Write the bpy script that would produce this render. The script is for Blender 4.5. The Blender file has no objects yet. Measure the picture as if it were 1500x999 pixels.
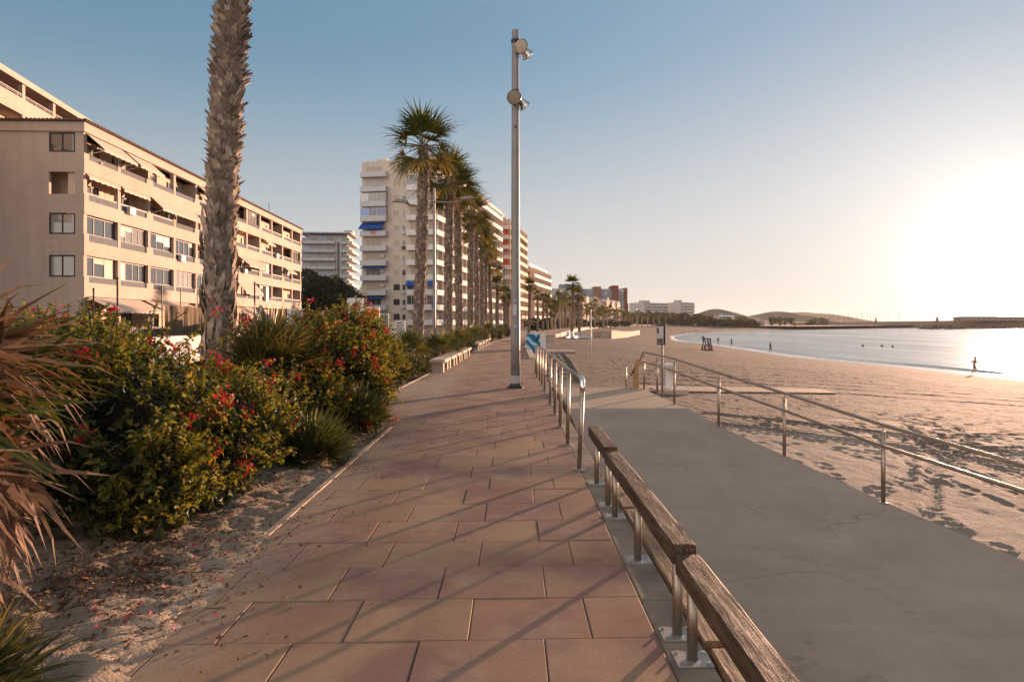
import bpy, math, random
import numpy as np
from mathutils import Vector, Matrix, Euler
random.seed(7)
R = math.radians
sc = bpy.context.scene
COL = sc.collection
F = 1000.0; CX = 750.0; HY = 472.0; CAM_H = 1.6      # photo pixels: focal length, principal column, horizon row, eye height
SUN_AZ, SUN_EL = R(36.5), R(3.7)                      # azimuth clockwise from +Y
SUN_DIR = Vector((math.sin(SUN_AZ)*math.cos(SUN_EL), math.cos(SUN_AZ)*math.cos(SUN_EL), math.sin(SUN_EL)))

# ------------------------------------------------------------------ mesh builder
class MB:
    def __init__(s): s.v = []; s.f = []; s.m = []
    def add(s, vs, fs, m=0):
        o = len(s.v); s.v.extend(tuple(p) for p in vs)
        s.f.extend(tuple(i+o for i in f) for f in fs); s.m.extend([m]*len(fs))
    def box(s, x0, x1, y0, y1, z0, z1, m=0, M=None):
        vs = [(x0,y0,z0),(x1,y0,z0),(x1,y1,z0),(x0,y1,z0),(x0,y0,z1),(x1,y0,z1),(x1,y1,z1),(x0,y1,z1)]
        if M is not None: vs = [M @ Vector(p) for p in vs]
        s.add(vs, [(0,3,2,1),(4,5,6,7),(0,1,5,4),(1,2,6,5),(2,3,7,6),(3,0,4,7)], m)
    def tube(s, path, r, n=8, m=0, cap=True):
        P = [Vector(p) for p in path]; k = len(P)
        rs = r if isinstance(r, (list, tuple)) else [r]*k
        t0 = (P[1]-P[0]).normalized()
        a = Vector((0,0,1)) if abs(t0.z) < .9 else Vector((1,0,0))
        u = t0.cross(a).normalized(); vs = []; fs = []
        for i in range(k):
            t = (P[min(i+1,k-1)]-P[max(i-1,0)]).normalized()
            u = (u - t*u.dot(t)).normalized(); w = t.cross(u)
            for j in range(n):
                q = 2*math.pi*j/n
                vs.append(P[i] + (u*math.cos(q)+w*math.sin(q))*rs[i])
        for i in range(k-1):
            for j in range(n):
                b = (j+1) % n
                fs.append((i*n+j, i*n+b, (i+1)*n+b, (i+1)*n+j))
        if cap:
            fs.append(tuple(range(n-1,-1,-1))); fs.append(tuple((k-1)*n+j for j in range(n)))
        s.add(vs, fs, m)
    def lathe(s, prof, n=16, m=0, M=None, cap=True):
        vs = []; fs = []; k = len(prof)
        for r, z in prof:
            for j in range(n):
                q = 2*math.pi*j/n; p = Vector((r*math.cos(q), r*math.sin(q), z)); vs.append(M @ p if M is not None else p)
        for i in range(k-1):
            for j in range(n):
                b = (j+1) % n; fs.append((i*n+j, i*n+b, (i+1)*n+b, (i+1)*n+j))
        if cap: fs.append(tuple(range(n-1,-1,-1))); fs.append(tuple((k-1)*n+j for j in range(n)))
        s.add(vs, fs, m)
    def prism(s, poly, a, b, axis='z', m=0):
        n = len(poly)
        def P(p, c): return (p[0],p[1],c) if axis == 'z' else ((p[0],c,p[1]) if axis == 'y' else (c,p[0],p[1]))
        vs = [P(p,a) for p in poly]+[P(p,b) for p in poly]
        fs = [tuple(range(n-1,-1,-1)), tuple(range(n,2*n))]+[(i,(i+1)%n,n+(i+1)%n,n+i) for i in range(n)]
        s.add(vs, fs, m)
    def mesh(s, name, mats, smooth=False):
        me = bpy.data.meshes.new(name); me.from_pydata(s.v, [], s.f)
        for mt in (mats if isinstance(mats,(list,tuple)) else [mats]): me.materials.append(mt)
        if any(s.m): me.polygons.foreach_set('material_index', s.m)
        if smooth: me.polygons.foreach_set('use_smooth', [True]*len(s.f))
        me.update(); return me
    def build(s, name, mats, parent=None, smooth=False, bevel=0, loc=None):
        return link(name, s.mesh(name, mats, smooth), parent, loc=loc, bevel=bevel)

def link(name, me, parent=None, loc=None, rot=None, bevel=0):
    o = bpy.data.objects.new(name, me); COL.objects.link(o)
    if parent is not None: o.parent = parent
    if loc is not None: o.location = loc
    if rot is not None: o.rotation_euler = rot
    if bevel:
        b = o.modifiers.new('Bevel','BEVEL'); b.width = bevel; b.segments = 2; b.limit_method = 'ANGLE'
    return o
def tag(o, label=None, cat=None, group=None, kind=None):
    if label: o['label'] = label
    if cat: o['category'] = cat
    if group: o['group'] = group
    if kind: o['kind'] = kind
    return o
def thing(name, label, cat, loc=(0,0,0), rz=0, group=None):
    o = bpy.data.objects.new(name, None); COL.objects.link(o)
    o.location = loc; o.rotation_euler = (0,0,rz); o.empty_display_size = .2
    return tag(o, label, cat, group)
def copy_tree(o, parent=None):
    c = o.copy(); COL.objects.link(c); c.parent = parent
    for ch in list(o.children): copy_tree(ch, c)
    return c
def np_mesh(name, v, f, mats, smooth=False, mi=None):
    me = bpy.data.meshes.new(name)
    v = np.asarray(v, np.float32); f = np.asarray(f, np.int32)
    me.vertices.add(len(v)); me.vertices.foreach_set('co', v.ravel())
    n, k = f.shape
    me.loops.add(n*k); me.loops.foreach_set('vertex_index', f.ravel())
    me.polygons.add(n); me.polygons.foreach_set('loop_start', np.arange(0, n*k, k, dtype=np.int32))
    me.polygons.foreach_set('loop_total', np.full(n, k, np.int32))
    for mt in (mats if isinstance(mats,(list,tuple)) else [mats]): me.materials.append(mt)
    if mi is not None: me.polygons.foreach_set('material_index', np.asarray(mi, np.int32))
    me.polygons.foreach_set('use_smooth', np.full(n, bool(smooth)))
    me.update(calc_edges=True); me.validate(); return me
def grid_faces(nr, nc):
    i = np.arange(nr-1)[:,None]*nc + np.arange(nc-1)[None,:]
    return np.stack([i, i+1, i+nc+1, i+nc], -1).reshape(-1,4)

# ------------------------------------------------------------------ numpy value noise
_rng = np.random.default_rng(3)
_LAT = _rng.random((256,256)).astype(np.float32)
def vnoise(x, y):
    xi = np.floor(x).astype(int); yi = np.floor(y).astype(int); fx = x-xi; fy = y-yi
    fx = fx*fx*(3-2*fx); fy = fy*fy*(3-2*fy)
    g = lambda a,b: _LAT[a & 255, b & 255]
    return (g(xi,yi)*(1-fx)+g(xi+1,yi)*fx)*(1-fy)+(g(xi,yi+1)*(1-fx)+g(xi+1,yi+1)*fx)*fy
def fbm(x, y, o=4):
    t = 0; a = .5
    for k in range(o): t = t + a*(vnoise(x+17*k, y+31*k)-.5); x = x*2.03; y = y*2.03; a *= .5
    return t
def lerpc(x, pts):
    return np.interp(x, [p[0] for p in pts], [p[1] for p in pts])

# ------------------------------------------------------------------ materials
class NT:
    def __init__(s, name):
        s.mat = bpy.data.materials.new(name); s.mat.use_nodes = True
        s.t = s.mat.node_tree; s.t.nodes.clear()
        s.out = s.n('ShaderNodeOutputMaterial')
    def n(s, typ, **kw):
        nd = s.t.nodes.new(typ)
        for k, v in kw.items():
            if k.startswith('i_'):
                key = k[2:].replace('_',' ')
                nd.inputs[key].default_value = v
            else: setattr(nd, k, v)
        return nd
    def l(s, a, b): s.t.links.new(a, b)
    def coords(s, kind='Object', scale=(1,1,1), rot=(0,0,0)):
        tc = s.n('ShaderNodeTexCoord'); mp = s.n('ShaderNodeMapping')
        mp.inputs['Scale'].default_value = scale; mp.inputs['Rotation'].default_value = rot
        s.l(tc.outputs[kind], mp.inputs[0]); return mp.outputs[0]
    def noise(s, co, scale, detail=4, rough=.55, dist=0):
        nd = s.n('ShaderNodeTexNoise'); nd.inputs['Scale'].default_value = scale; nd.inputs['Detail'].default_value = detail
        nd.inputs['Roughness'].default_value = rough; nd.inputs['Distortion'].default_value = dist
        s.l(co, nd.inputs['Vector']); return nd.outputs['Fac']
    def ramp(s, fac, stops):
        nd = s.n('ShaderNodeValToRGB'); e = nd.color_ramp.elements
        while len(e) < len(stops): e.new(.5)
        for el, (p, c) in zip(e, stops): el.position = p; el.color = (c[0],c[1],c[2],1) if isinstance(c,(tuple,list)) else (c,c,c,1)
        s.l(fac, nd.inputs[0]); return nd.outputs[0]
    def mix(s, fac, a, b, mode='MIX'):
        nd = s.n('ShaderNodeMix', data_type='RGBA', blend_type=mode)
        for sock, v in ((nd.inputs[0],fac),(nd.inputs[6],a),(nd.inputs[7],b)):
            if isinstance(v,(int,float)): sock.default_value = v
            elif isinstance(v,(tuple,list)): sock.default_value = (*v[:3],1)
            else: s.l(v, sock)
        return nd.outputs[2]
    def math(s, op, a, b=0, c=None):
        nd = s.n('ShaderNodeMath', operation=op)
        for k, v in enumerate((a,b,c)):
            if v is None: continue
            if isinstance(v,(int,float)): nd.inputs[k].default_value = v
            else: s.l(v, nd.inputs[k])
        return nd.outputs[0]
    def bump(s, h, strength=.5, dist=.01, normal=None):
        nd = s.n('ShaderNodeBump'); nd.inputs['Strength'].default_value = strength; nd.inputs['Distance'].default_value = dist
        s.l(h, nd.inputs['Height'])
        if normal is not None: s.l(normal, nd.inputs['Normal'])
        return nd.outputs[0]
    def principled(s, color, rough=.7, metal=0, normal=None, spec=.3, **kw):
        nd = s.n('ShaderNodeBsdfPrincipled')
        for key, v in (('Base Color',color),('Roughness',rough),('Metallic',metal),('Specular IOR Level',spec)):
            if isinstance(v,(tuple,list)): nd.inputs[key].default_value = (*v[:3],1)
            elif isinstance(v,(int,float)): nd.inputs[key].default_value = v
            else: s.l(v, nd.inputs[key])
        for k, v in kw.items(): nd.inputs[k.replace('_',' ')].default_value = v
        if normal is not None: s.l(normal, nd.inputs['Normal'])
        s.l(nd.outputs[0], s.out.inputs[0]); return nd

def jig(c, k): return tuple(max(0,min(1,x*k)) for x in c)
def mat(name, color, rough=.75, var=.25, nscale=3., bump=.2, bscale=30., bdist=.01, metal=0, spec=.3, island=0., tint=None, stretch=(1,1,1), coord='Object'):
    t = NT(name); co = t.coords(coord, stretch)
    n1 = t.noise(co, nscale, 6, .6)
    c = t.ramp(n1, [(.25, jig(color,1-var)), (.5, color), (.75, jig(tint or color, 1+var))])
    if island:
        g = t.n('ShaderNodeNewGeometry')
        k = t.ramp(g.outputs['Random Per Island'], [(0,1-island),(1,1+island*.6)])
        c = t.mix(1., c, k, 'MULTIPLY')
    nm = t.bump(t.noise(co, bscale, 5, .6), bump, bdist) if bump else None
    t.principled(c, rough, metal, nm, spec); return t.mat
def leafmat(name, cols, rough=.5, transl=.35, tcol=None, spec=.25):
    """thin leaf: colours picked per leaf, part of the light passes through"""
    t = NT(name); g = t.n('ShaderNodeNewGeometry')
    st = [(i/(len(cols)-1) if len(cols)>1 else 0, c) for i, c in enumerate(cols)]
    c = t.ramp(g.outputs['Random Per Island'], st)
    co = t.coords('Object'); nz = t.noise(co, 14, 3)
    c = t.mix(.5, c, t.ramp(nz, [(.3,.55),(.7,1.35)]), 'MULTIPLY')
    p = t.n('ShaderNodeBsdfPrincipled'); p.inputs['Roughness'].default_value = rough; p.inputs['Specular IOR Level'].default_value = spec
    t.l(c, p.inputs['Base Color'])
    tr = t.n('ShaderNodeBsdfTranslucent')
    t.l(t.mix(1., c, tcol or (1.5,1.35,.6), 'MULTIPLY'), tr.inputs['Color'])
    mx = t.n('ShaderNodeMixShader'); mx.inputs[0].default_value = transl
    t.l(p.outputs[0], mx.inputs[1]); t.l(tr.outputs[0], mx.inputs[2]); t.l(mx.outputs[0], t.out.inputs[0])
    return t.mat
# ------------------------------------------------------------------ material library
def m_paver():
    t = NT('paving slabs'); co = t.coords('Object'); g = t.n('ShaderNodeNewGeometry')
    base = t.ramp(g.outputs['Random Per Island'], [(0,(.265,.152,.098)),(.35,(.31,.187,.112)),(.65,(.28,.152,.104)),(.85,(.32,.195,.118)),(1,(.24,.133,.096))])
    st = t.ramp(t.noise(co, .9, 5, .65, .6), [(.35,(.66,.56,.60)),(.52,(1,1,1)),(.7,(1.12,1.1,1.0))])
    c = t.mix(.8, base, st, 'MULTIPLY')
    mv = t.ramp(t.math('ADD', t.noise(co, 1.3, 3, .55, .4), t.math('MULTIPLY_ADD', g.outputs['Random Per Island'], .22, -.11)), [(.50,0.),(.66,.75)]); c = t.mix(mv, c, (.20,.105,.092))
    sx = t.n('ShaderNodeSeparateXYZ'); t.l(co, sx.inputs[0]); kd = t.math('ADD', t.math('MULTIPLY_ADD', sx.outputs['X'], -1.3, -1.75), t.math('MULTIPLY', t.noise(co, 5, 7, .75), 1.1))
    c = t.mix(t.ramp(kd, [(.45,0.),(1.1,.7)]), c, (.36,.255,.175))
    fine = t.ramp(t.noise(co, 60, 4, .7), [(.3,.82),(.7,1.15)]); c = t.mix(.7, c, fine, 'MULTIPLY')
    spots = t.ramp(t.noise(co, 9, 2, .5), [(.22,.45),(.30,1.)]); c = t.mix(.55, c, spots, 'MULTIPLY')
    dust = t.ramp(t.noise(co, 2.2, 8, .7), [(.50,0.),(.75,.5)]); c = t.mix(dust, c, (.40,.28,.19))
    h = t.math('ADD', t.noise(co, 90, 4, .7), t.noise(co, 6, 3))
    t.principled(c, .78, 0, t.bump(h, .35, .004), .25); return t.mat
def m_sand(name, wet=False, dark=(.19,.137,.103), mid=(.27,.21,.165), light=(.345,.268,.21)):
    t = NT(name); co = t.coords('Object')
    c = t.ramp(t.noise(co, .35, 8, .7), [(.3,dark),(.5,mid),(.7,light)])
    c = t.mix(.6, c, t.ramp(t.noise(co, 45, 3, .7), [(.3,.8),(.7,1.15)]), 'MULTIPLY')
    h = t.math('ADD', t.math('MULTIPLY', t.noise(co, 5, 6, .65), 3.), t.noise(co, 40, 4, .7))
    nm = t.bump(h, .45, .02)
    px_ = t.n('ShaderNodeSeparateXYZ'); t.l(co, px_.inputs[0])
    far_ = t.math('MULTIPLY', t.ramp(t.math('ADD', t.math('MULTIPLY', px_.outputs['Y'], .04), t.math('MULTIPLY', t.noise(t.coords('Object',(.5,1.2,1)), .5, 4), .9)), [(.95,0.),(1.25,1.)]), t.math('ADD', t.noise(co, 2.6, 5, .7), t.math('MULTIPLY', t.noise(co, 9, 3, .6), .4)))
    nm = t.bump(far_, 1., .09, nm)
    c = t.mix(t.math('MULTIPLY', t.ramp(far_, [(.1,0.),(.5,1.)]), .8), c, (.145,.108,.083))  # darker far sand: self-shadow of the trampled relief put into the colour
    stk = t.ramp(t.noise(t.coords('Object',(.16,1.6,1),(0,0,R(-14))), .7, 5, .65), [(.36,.56),(.64,.98)]); c = t.mix(t.ramp(t.math('MULTIPLY', px_.outputs['Y'], .03), [(.4,.25),(.75,1.)]), c, t.mix(1., c, stk, 'MULTIPLY'))  # streaks of the same trampled-sand shade, also painted into the colour
    rough = .9
    if wet:
        sx = t.n('ShaderNodeSeparateXYZ'); gp = t.n('ShaderNodeNewGeometry'); t.l(gp.outputs['Position'], sx.inputs[0])
        zz = t.math('ADD', sx.outputs['Z'], t.math('MULTIPLY', t.noise(co,.25,3), .25))
        w = t.ramp(t.math('MULTIPLY_ADD', zz, .5, 2.0), [(.28,1.),(.40,.0)])
        c = t.mix(w, c, (.16,.11,.075)); rough = t.mix(w, (.9,.9,.9), (.32,.32,.32))
    t.principled(c, rough, 0, nm, .2); return t.mat
def m_concrete(name, col=(.215,.185,.16)):
    t = NT(name); co = t.coords('Object')
    c = t.ramp(t.noise(co, .8, 8, .68, .4), [(.28,jig(col,.84)),(.5,col),(.72,jig(col,1.16))])
    c = t.mix(.6, c, t.ramp(t.noise(co, 70, 4, .75), [(.3,.75),(.7,1.18)]), 'MULTIPLY')
    spots = t.ramp(t.noise(co, 7, 1, .4), [(.2,.6),(.25,1.)]); c = t.mix(.4, c, spots, 'MULTIPLY')
    streak = t.ramp(t.noise(t.coords('Object',(.25,3.,1)), 2.4, 5, .6), [(.4,.93),(.65,1.05)]); c = t.mix(.6, c, streak, 'MULTIPLY')
    sx = t.n('ShaderNodeSeparateXYZ'); t.l(co, sx.inputs[0])
    # paler level landing: sand dust and its sunlit band put into the colour
    f = t.math('ADD', t.math('MULTIPLY_ADD', sx.outputs['Y'], .35, -5.2), t.math('MULTIPLY', t.noise(co, 1.3, 6, .7), 1.4))
    c = t.mix(t.ramp(f, [(.35,0.),(.9,.8)]), c, (.37,.275,.19))
    # hairline cracks
    wv = t.n('ShaderNodeTexVoronoi', feature='DISTANCE_TO_EDGE'); wv.inputs['Scale'].default_value = .33
    nz = t.n('ShaderNodeTexNoise'); nz.inputs['Scale'].default_value = 2.5; nz.inputs['Detail'].default_value = 6; t.l(co, nz.inputs['Vector'])
    t.l(t.mix(.22, co, nz.outputs['Color']), wv.inputs['Vector'])
    cr = t.ramp(wv.outputs['Distance'], [(0.,.45),(.0028,1.)]); msk = t.ramp(t.noise(co, .5, 2), [(.5,0.),(.6,.5)]); c = t.mix(msk, c, t.mix(1., c, cr, 'MULTIPLY'))
    fy = t.math('ABSOLUTE', t.math('SUBTRACT', t.math('FRACT', t.math('MULTIPLY_ADD', sx.outputs['Y'], .31, t.math('MULTIPLY', t.noise(co, 3, 2), .008))), .5))
    jt = t.ramp(fy, [(0.,.62),(.0035,1.)]); c = t.mix(.7, c, jt, 'MULTIPLY')
    drift = t.ramp(t.math('ADD', t.noise(co, .7, 7, .72), t.math('MULTIPLY', t.noise(co, 14, 3), .15)), [(.54,0.),(.74,.5)]); c = t.mix(drift, c, (.40,.30,.21))
    pits = t.ramp(t.noise(co, 30, 2, .4), [(.22,.6),(.28,1.)]); c = t.mix(.6, c, pits, 'MULTIPLY')
    t.principled(c, .85, 0, t.bump(t.math('ADD', t.noise(co, 110, 4, .8), t.math('MULTIPLY', cr, .7)), .45, .005), .2); return t.mat
def m_wood(name, cols, axis='y', bump=.9):
    t = NT(name); s = {'x':(1.2,22,22),'y':(22,1.2,22),'z':(22,22,1.2)}[axis]
    co = t.coords('Object', s); n = t.noise(co, 1.6, 8, .68, .8)
    c = t.ramp(n, [(.28,cols[0]),(.48,cols[1]),(.7,cols[2])])
    co2 = t.coords('Object', tuple(x*2.6 for x in s)); n2 = t.noise(co2, 1.5, 4, .6)
    crk = t.ramp(n2, [(.3,.25),(.42,1.)]); c = t.mix(.75, c, crk, 'MULTIPLY')
    big = t.ramp(t.noise(t.coords('Object'), 3, 3), [(.3,.8),(.7,1.15)]); c = t.mix(.8, c, big, 'MULTIPLY')
    h = t.math('ADD', n, crk)
    t.principled(c, .72, 0, t.bump(h, bump, .006), .25); return t.mat
def m_water():
    t = NT('sea water'); co = t.coords('Object',(1,.32,1),(0,0,R(-12)))
    co2 = t.coords('Object',(1,.5,1),(0,0,R(25)))
    h = t.math('ADD', t.math('MULTIPLY', t.noise(co, .22, 3, .5), 2.2), t.math('ADD', t.noise(co2, 1.1, 4, .6), t.math('MULTIPLY', t.noise(co2, .05, 2, .5), 2.5)))
    sw = t.ramp(t.noise(t.coords('Object',(1,.12,1),(0,0,R(-6))), .06, 4, .6), [(.35,.10),(.6,.24)])
    t.principled((.10,.11,.115), sw, 0, t.bump(h, .22, .4), .5, IOR=1.33); return t.mat
def m_glass(name, base=(.03,.035,.04), rough=.04):
    t = NT(name); g = t.n('ShaderNodeObjectInfo')
    c = t.ramp(g.outputs['Random'], [(0,base),(.55,jig(base,1.6)),(.8,jig(base,4)),(1,jig(base,2))])
    p = t.principled(c, rough, 0, None, .8); p.inputs['Coat Weight'].default_value = .6; p.inputs['Coat Roughness'].default_value = .02
    return t.mat

M = {}
M['paver'] = m_paver()
M['mortar'] = mat('sandy joint mortar', (.15,.10,.07), .9, .7, 2., .4, 60, .004)
M['kerb'] = mat('pale kerb edging', (.40,.30,.22), .85, .3, 4, .4, 50, .005)
M['stonestrip'] = mat('grey stone edging', (.215,.158,.115), .85, .5, 3, .6, 40, .008)
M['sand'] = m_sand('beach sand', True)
M['bedsand'] = m_sand('planting bed sand', False, (.23,.165,.115), (.39,.29,.205), (.49,.375,.275))
M['concrete'] = m_concrete('ramp concrete', (.34,.26,.20))
M['wall_conc'] = mat('sea wall concrete', (.42,.33,.26), .85, .2, .6, .2, 8, .02)
M['asphalt'] = mat('road asphalt', (.055,.05,.048), .9, .2, 2, .3, 60, .005)
M['cityground'] = mat('street ground', (.19,.155,.125), .9, .25, .2, .2, 6, .02)
M['wood'] = m_wood('weathered beam timber', ((.02,.012,.007),(.08,.046,.026),(.17,.105,.062)))
M['wood_low'] = m_wood('lower beam timber', ((.07,.042,.022),(.19,.118,.062),(.33,.21,.12)))
M['woodx'] = m_wood('walkway boards', ((.25,.175,.12),(.42,.31,.22),(.52,.39,.28)), 'x', .12)
M['woodz'] = m_wood('dark timber frame', ((.03,.022,.018),(.07,.052,.04),(.11,.08,.06)), 'z', .4)
M['steel'] = mat('brushed stainless steel', (.42,.34,.265), .44, .12, 4, .1, 60, .001, metal=1., stretch=(1,1,.1))
M['steel_bright'] = mat('polished steel elbow', (.78,.76,.74), .16, .05, 4, 0, metal=1.)
M['plate'] = mat('galvanised base plate', (.42,.38,.34), .5, .2, 12, .2, 60, .001, metal=.8)
M['polepaint'] = mat('grey lamp post paint', (.235,.215,.20), .5, .12, 3, .1, 40, .002, metal=.3)
M['poleband'] = mat('pale grey post band', (.40,.38,.36), .55, .1, 6, .1, 40, .002)
M['darkband'] = mat('dark grey post band', (.13,.12,.11), .6, .1, 6, .1, 40, .002)
M['sticker'] = mat('faded paper stickers', (.45,.43,.44), .6, .35, 20, 0)
M['bluestick'] = mat('faded blue sticker', (.16,.20,.38), .6, .3, 20, 0)
M['dark'] = mat('dark metal', (.035,.033,.032), .5, .15, 5, 0)
M['lampshell'] = mat('floodlight shell', (.55,.53,.50), .22, .08, 5, 0, metal=1.)
M['lampglass'] = mat('floodlight lens', (.72,.58,.42), .25, .1, 10, .1, 40, .002, spec=.6)
M['lampdull'] = mat('dusty floodlight lens', (.27,.22,.17), .4, .1, 10, .1, 40, .002, spec=.5)
M['stone'] = mat('pale bench stone', (.46,.37,.29), .85, .2, 3, .35, 40, .006)
M['boot'] = mat('palm leaf bases', (.265,.20,.152), .9, .35, 5, .6, 45, .012, island=.5, tint=(.45,.34,.25))
M['bark'] = mat('palm trunk bark', (.15,.105,.08), .95, .4, 6, .8, 25, .02)
M['twig'] = mat('brown twigs', (.09,.06,.042), .9, .3, 8, .3, 40, .004)
M['coredark'] = mat('dark bush core', (.018,.016,.010), .95, .5, 9, .8, 16, .04)  # near black, for the added light-blocking cores inside the bushes
M['bougleaf'] = leafmat('bougainvillea leaves', [(.055,.08,.018),(.09,.115,.024),(.15,.155,.03),(.23,.195,.038),(.065,.09,.02),(.28,.18,.04),(.12,.13,.024)], .55, .36, None, .12)
M['bougshade'] = leafmat('shaded inner bougainvillea leaves', [(.022,.032,.009),(.04,.05,.012),(.05,.045,.014)], .5, .15)  # darker copy of the leaf colours: shade inside the bush painted in
M['bract'] = leafmat('bougainvillea bracts', [(.30,.008,.018),(.42,.014,.035),(.36,.02,.02),(.46,.03,.05)], .5, .3, (1.3,.7,.7))
M['shrubleaf'] = leafmat('shrub leaves', [(.025,.045,.012),(.05,.07,.018),(.08,.085,.02),(.11,.10,.025)], .45, .25)
M['palmgreen'] = leafmat('palm blades', [(.035,.055,.016),(.058,.076,.022),(.085,.095,.026),(.045,.06,.018)], .42, .3)
M['palmgold'] = leafmat('old palm blades', [(.10,.085,.028),(.16,.12,.04),(.075,.075,.02),(.21,.145,.055)], .5, .35)
M['palmspike'] = leafmat('stiff grey green blades', [(.045,.055,.022),(.075,.078,.032),(.12,.105,.045),(.055,.06,.02)], .45, .2)
M['palmdry'] = leafmat('dry palm blades', [(.12,.058,.03),(.20,.10,.05),(.26,.15,.085),(.10,.055,.03),(.33,.22,.14),(.15,.065,.035),(.06,.06,.025)], .6, .22, (1.2,1.0,.75))
M['deadgrey'] = leafmat('dead palm skirt', [(.20,.145,.095),(.28,.205,.14),(.14,.10,.065)], .7, .2, (1.2,1.0,.8))
M['petiole'] = leafmat('palm stalks', [(.10,.085,.03),(.17,.12,.05)], .5, .05)
M['litter'] = leafmat('dry fallen leaves', [(.10,.055,.03),(.17,.09,.05),(.22,.14,.08),(.07,.04,.025)], .8, .1, (1,1,1))
M['petal'] = leafmat('fallen petals', [(.45,.04,.08),(.5,.12,.14)], .7, .2, (1,.8,.8))
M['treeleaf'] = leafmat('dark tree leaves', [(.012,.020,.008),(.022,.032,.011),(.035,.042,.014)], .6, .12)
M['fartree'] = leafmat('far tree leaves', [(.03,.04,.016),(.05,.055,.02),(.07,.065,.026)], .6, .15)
M['trunk'] = mat('tree bark', (.10,.075,.055), .95, .3, 5, .6, 20, .02)
# buildings
def m_cream():
    t = NT('cream rendered cladding'); co = t.coords('Object')
    c = t.ramp(t.noise(co, .25, 6, .6), [(.3,(.445,.335,.265)),(.5,(.49,.37,.295)),(.7,(.53,.405,.322))])
    br = t.n('ShaderNodeTexBrick'); br.inputs['Scale'].default_value = 1.; br.inputs['Brick Width'].default_value = 1.1; br.inputs['Row Height'].default_value = .3
    br.inputs['Mortar Size'].default_value = .012; br.inputs['Color1'].default_value = (1,1,1,1); br.inputs['Color2'].default_value = (.95,.95,.95,1); br.inputs['Mortar'].default_value = (.86,.86,.86,1)
    mp = t.coords('Object', (1,1,1), (R(90),0,R(90)))
    sx = t.n('ShaderNodeSeparateXYZ'); t.l(t.coords('Object'), sx.inputs[0]); cx = t.n('ShaderNodeCombineXYZ')
    t.l(t.math('ADD', sx.outputs['X'], sx.outputs['Y']), cx.inputs[0]); t.l(sx.outputs['Z'], cx.inputs[1]); t.l(cx.outputs[0], br.inputs['Vector'])
    c = t.mix(1., c, br.outputs['Color'], 'MULTIPLY')
    st = t.ramp(t.noise(t.coords('Object',(1.6,1.6,.12)), 1.2, 6, .65), [(.35,.93),(.6,1.03)]); c = t.mix(.8, c, st, 'MULTIPLY')
    t.principled(c, .8, 0, t.bump(br.outputs['Fac'], -.4, .015), .25); return t.mat
M['cream'] = m_cream()
def m_render(name, col, dirt=.14):
    t = NT(name); co = t.coords('Object')
    c = t.ramp(t.noise(co, .35, 6, .6), [(.3,jig(col,.9)),(.7,jig(col,1.07))])
    st = t.ramp(t.noise(t.coords('Object',(1.5,1.5,.1)), 1., 6, .65), [(.35,1-dirt),(.6,1.04)]); c = t.mix(.9, c, st, 'MULTIPLY')
    t.principled(c, .82, 0, t.bump(t.noise(co, 25, 4), .15, .006), .25); return t.mat
M['cream_in'] = m_render('warm balcony plaster', (.62,.46,.34))
M['towerwall'] = m_render('tower render', (.58,.49,.41))
M['white'] = m_render('white balcony paint', (.70,.66,.62), .1)
M['whitewall'] = m_render('white garden wall', (.72,.67,.62), .2)
M['greywall'] = m_render('grey rendered wall', (.30,.31,.34))
M['paleblock'] = m_render('pale grey render', (.47,.44,.42))
M['brownbrick'] = m_render('brown brick panel', (.19,.085,.045))
M['redbrick'] = m_render('red brick tower', (.17,.05,.038))
M['tanbrick'] = m_render('tan brick tower', (.21,.115,.075))
M['bluegrey'] = m_render('blue grey render', (.20,.24,.30))
M['peach'] = m_render('peach render', (.56,.42,.31))
M['roofslate'] = m_render('grey slate roof', (.14,.125,.115))
M['rooftile'] = mat('brown roof tiles', (.10,.06,.045), .8, .3, 4, .4, 12, .02)
M['terracotta'] = mat('terracotta roof tiles', (.25,.11,.065), .85, .3, 2, .4, 12, .02)
M['bluewin'] = m_glass('blue tinted glass', (.035,.07,.16))
M['glass'] = m_glass('window glass')
M['curtain'] = m_glass('curtained window glass', (.16,.15,.14), .06)
M['railglass'] = mat('frosted railing glass', (.17,.18,.19), .95, .12, 2, 0, spec=0.)
M['framebrown'] = mat('brown window frames', (.055,.03,.02), .5, .2, 5, 0)
M['framewhite'] = mat('white window frames', (.60,.57,.54), .5, .08, 5, 0)
M['shutter'] = mat('closed roller shutters', (.42,.35,.27), .6, .1, 2, .5, 20, .01, stretch=(.1,.1,6))
M['awn'] = mat('cream awning canvas', (.55,.44,.35), .85, .1, 2, .1, 10, .01)
M['awnblue'] = mat('blue awning canvas', (.012,.07,.28), .8, .12, 2, .1, 10, .01)
M['awnteal'] = mat('teal awning canvas', (.03,.22,.27), .8, .12, 2, .1, 10, .01)
M['awnorange'] = mat('orange awning canvas', (.62,.10,.035), .8, .1, 1, .1, 10, .01)
M['railwhite'] = mat('white metal railing', (.50,.49,.49), .5, .08, 3, 0)
M['clothbrown'] = mat('brown screening fabric', (.16,.105,.065), .9, .25, .9, .3, 4, .04, stretch=(1,1,.2))
M['graffiti'] = mat('grey spray paint', (.17,.16,.165), .7, .2, 6, 0)
M['signwhite'] = mat('white sign face', (.62,.58,.55), .5, .06, 6, 0)
M['signred'] = mat('red sign paint', (.45,.025,.02), .5, .1, 6, 0)
M['signyellow'] = mat('yellow sign face', (.62,.34,.04), .5, .08, 6, 0)
M['signgrey'] = mat('grey back of a sign', (.11,.11,.115), .5, .1, 6, 0, metal=.4)
M['pinkwall'] = m_render('pinkish terrace wall', (.55,.42,.35))
M['rock'] = mat('breakwater rock', (.15,.12,.10), .95, .35, .4, .6, 2, .2)
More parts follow.
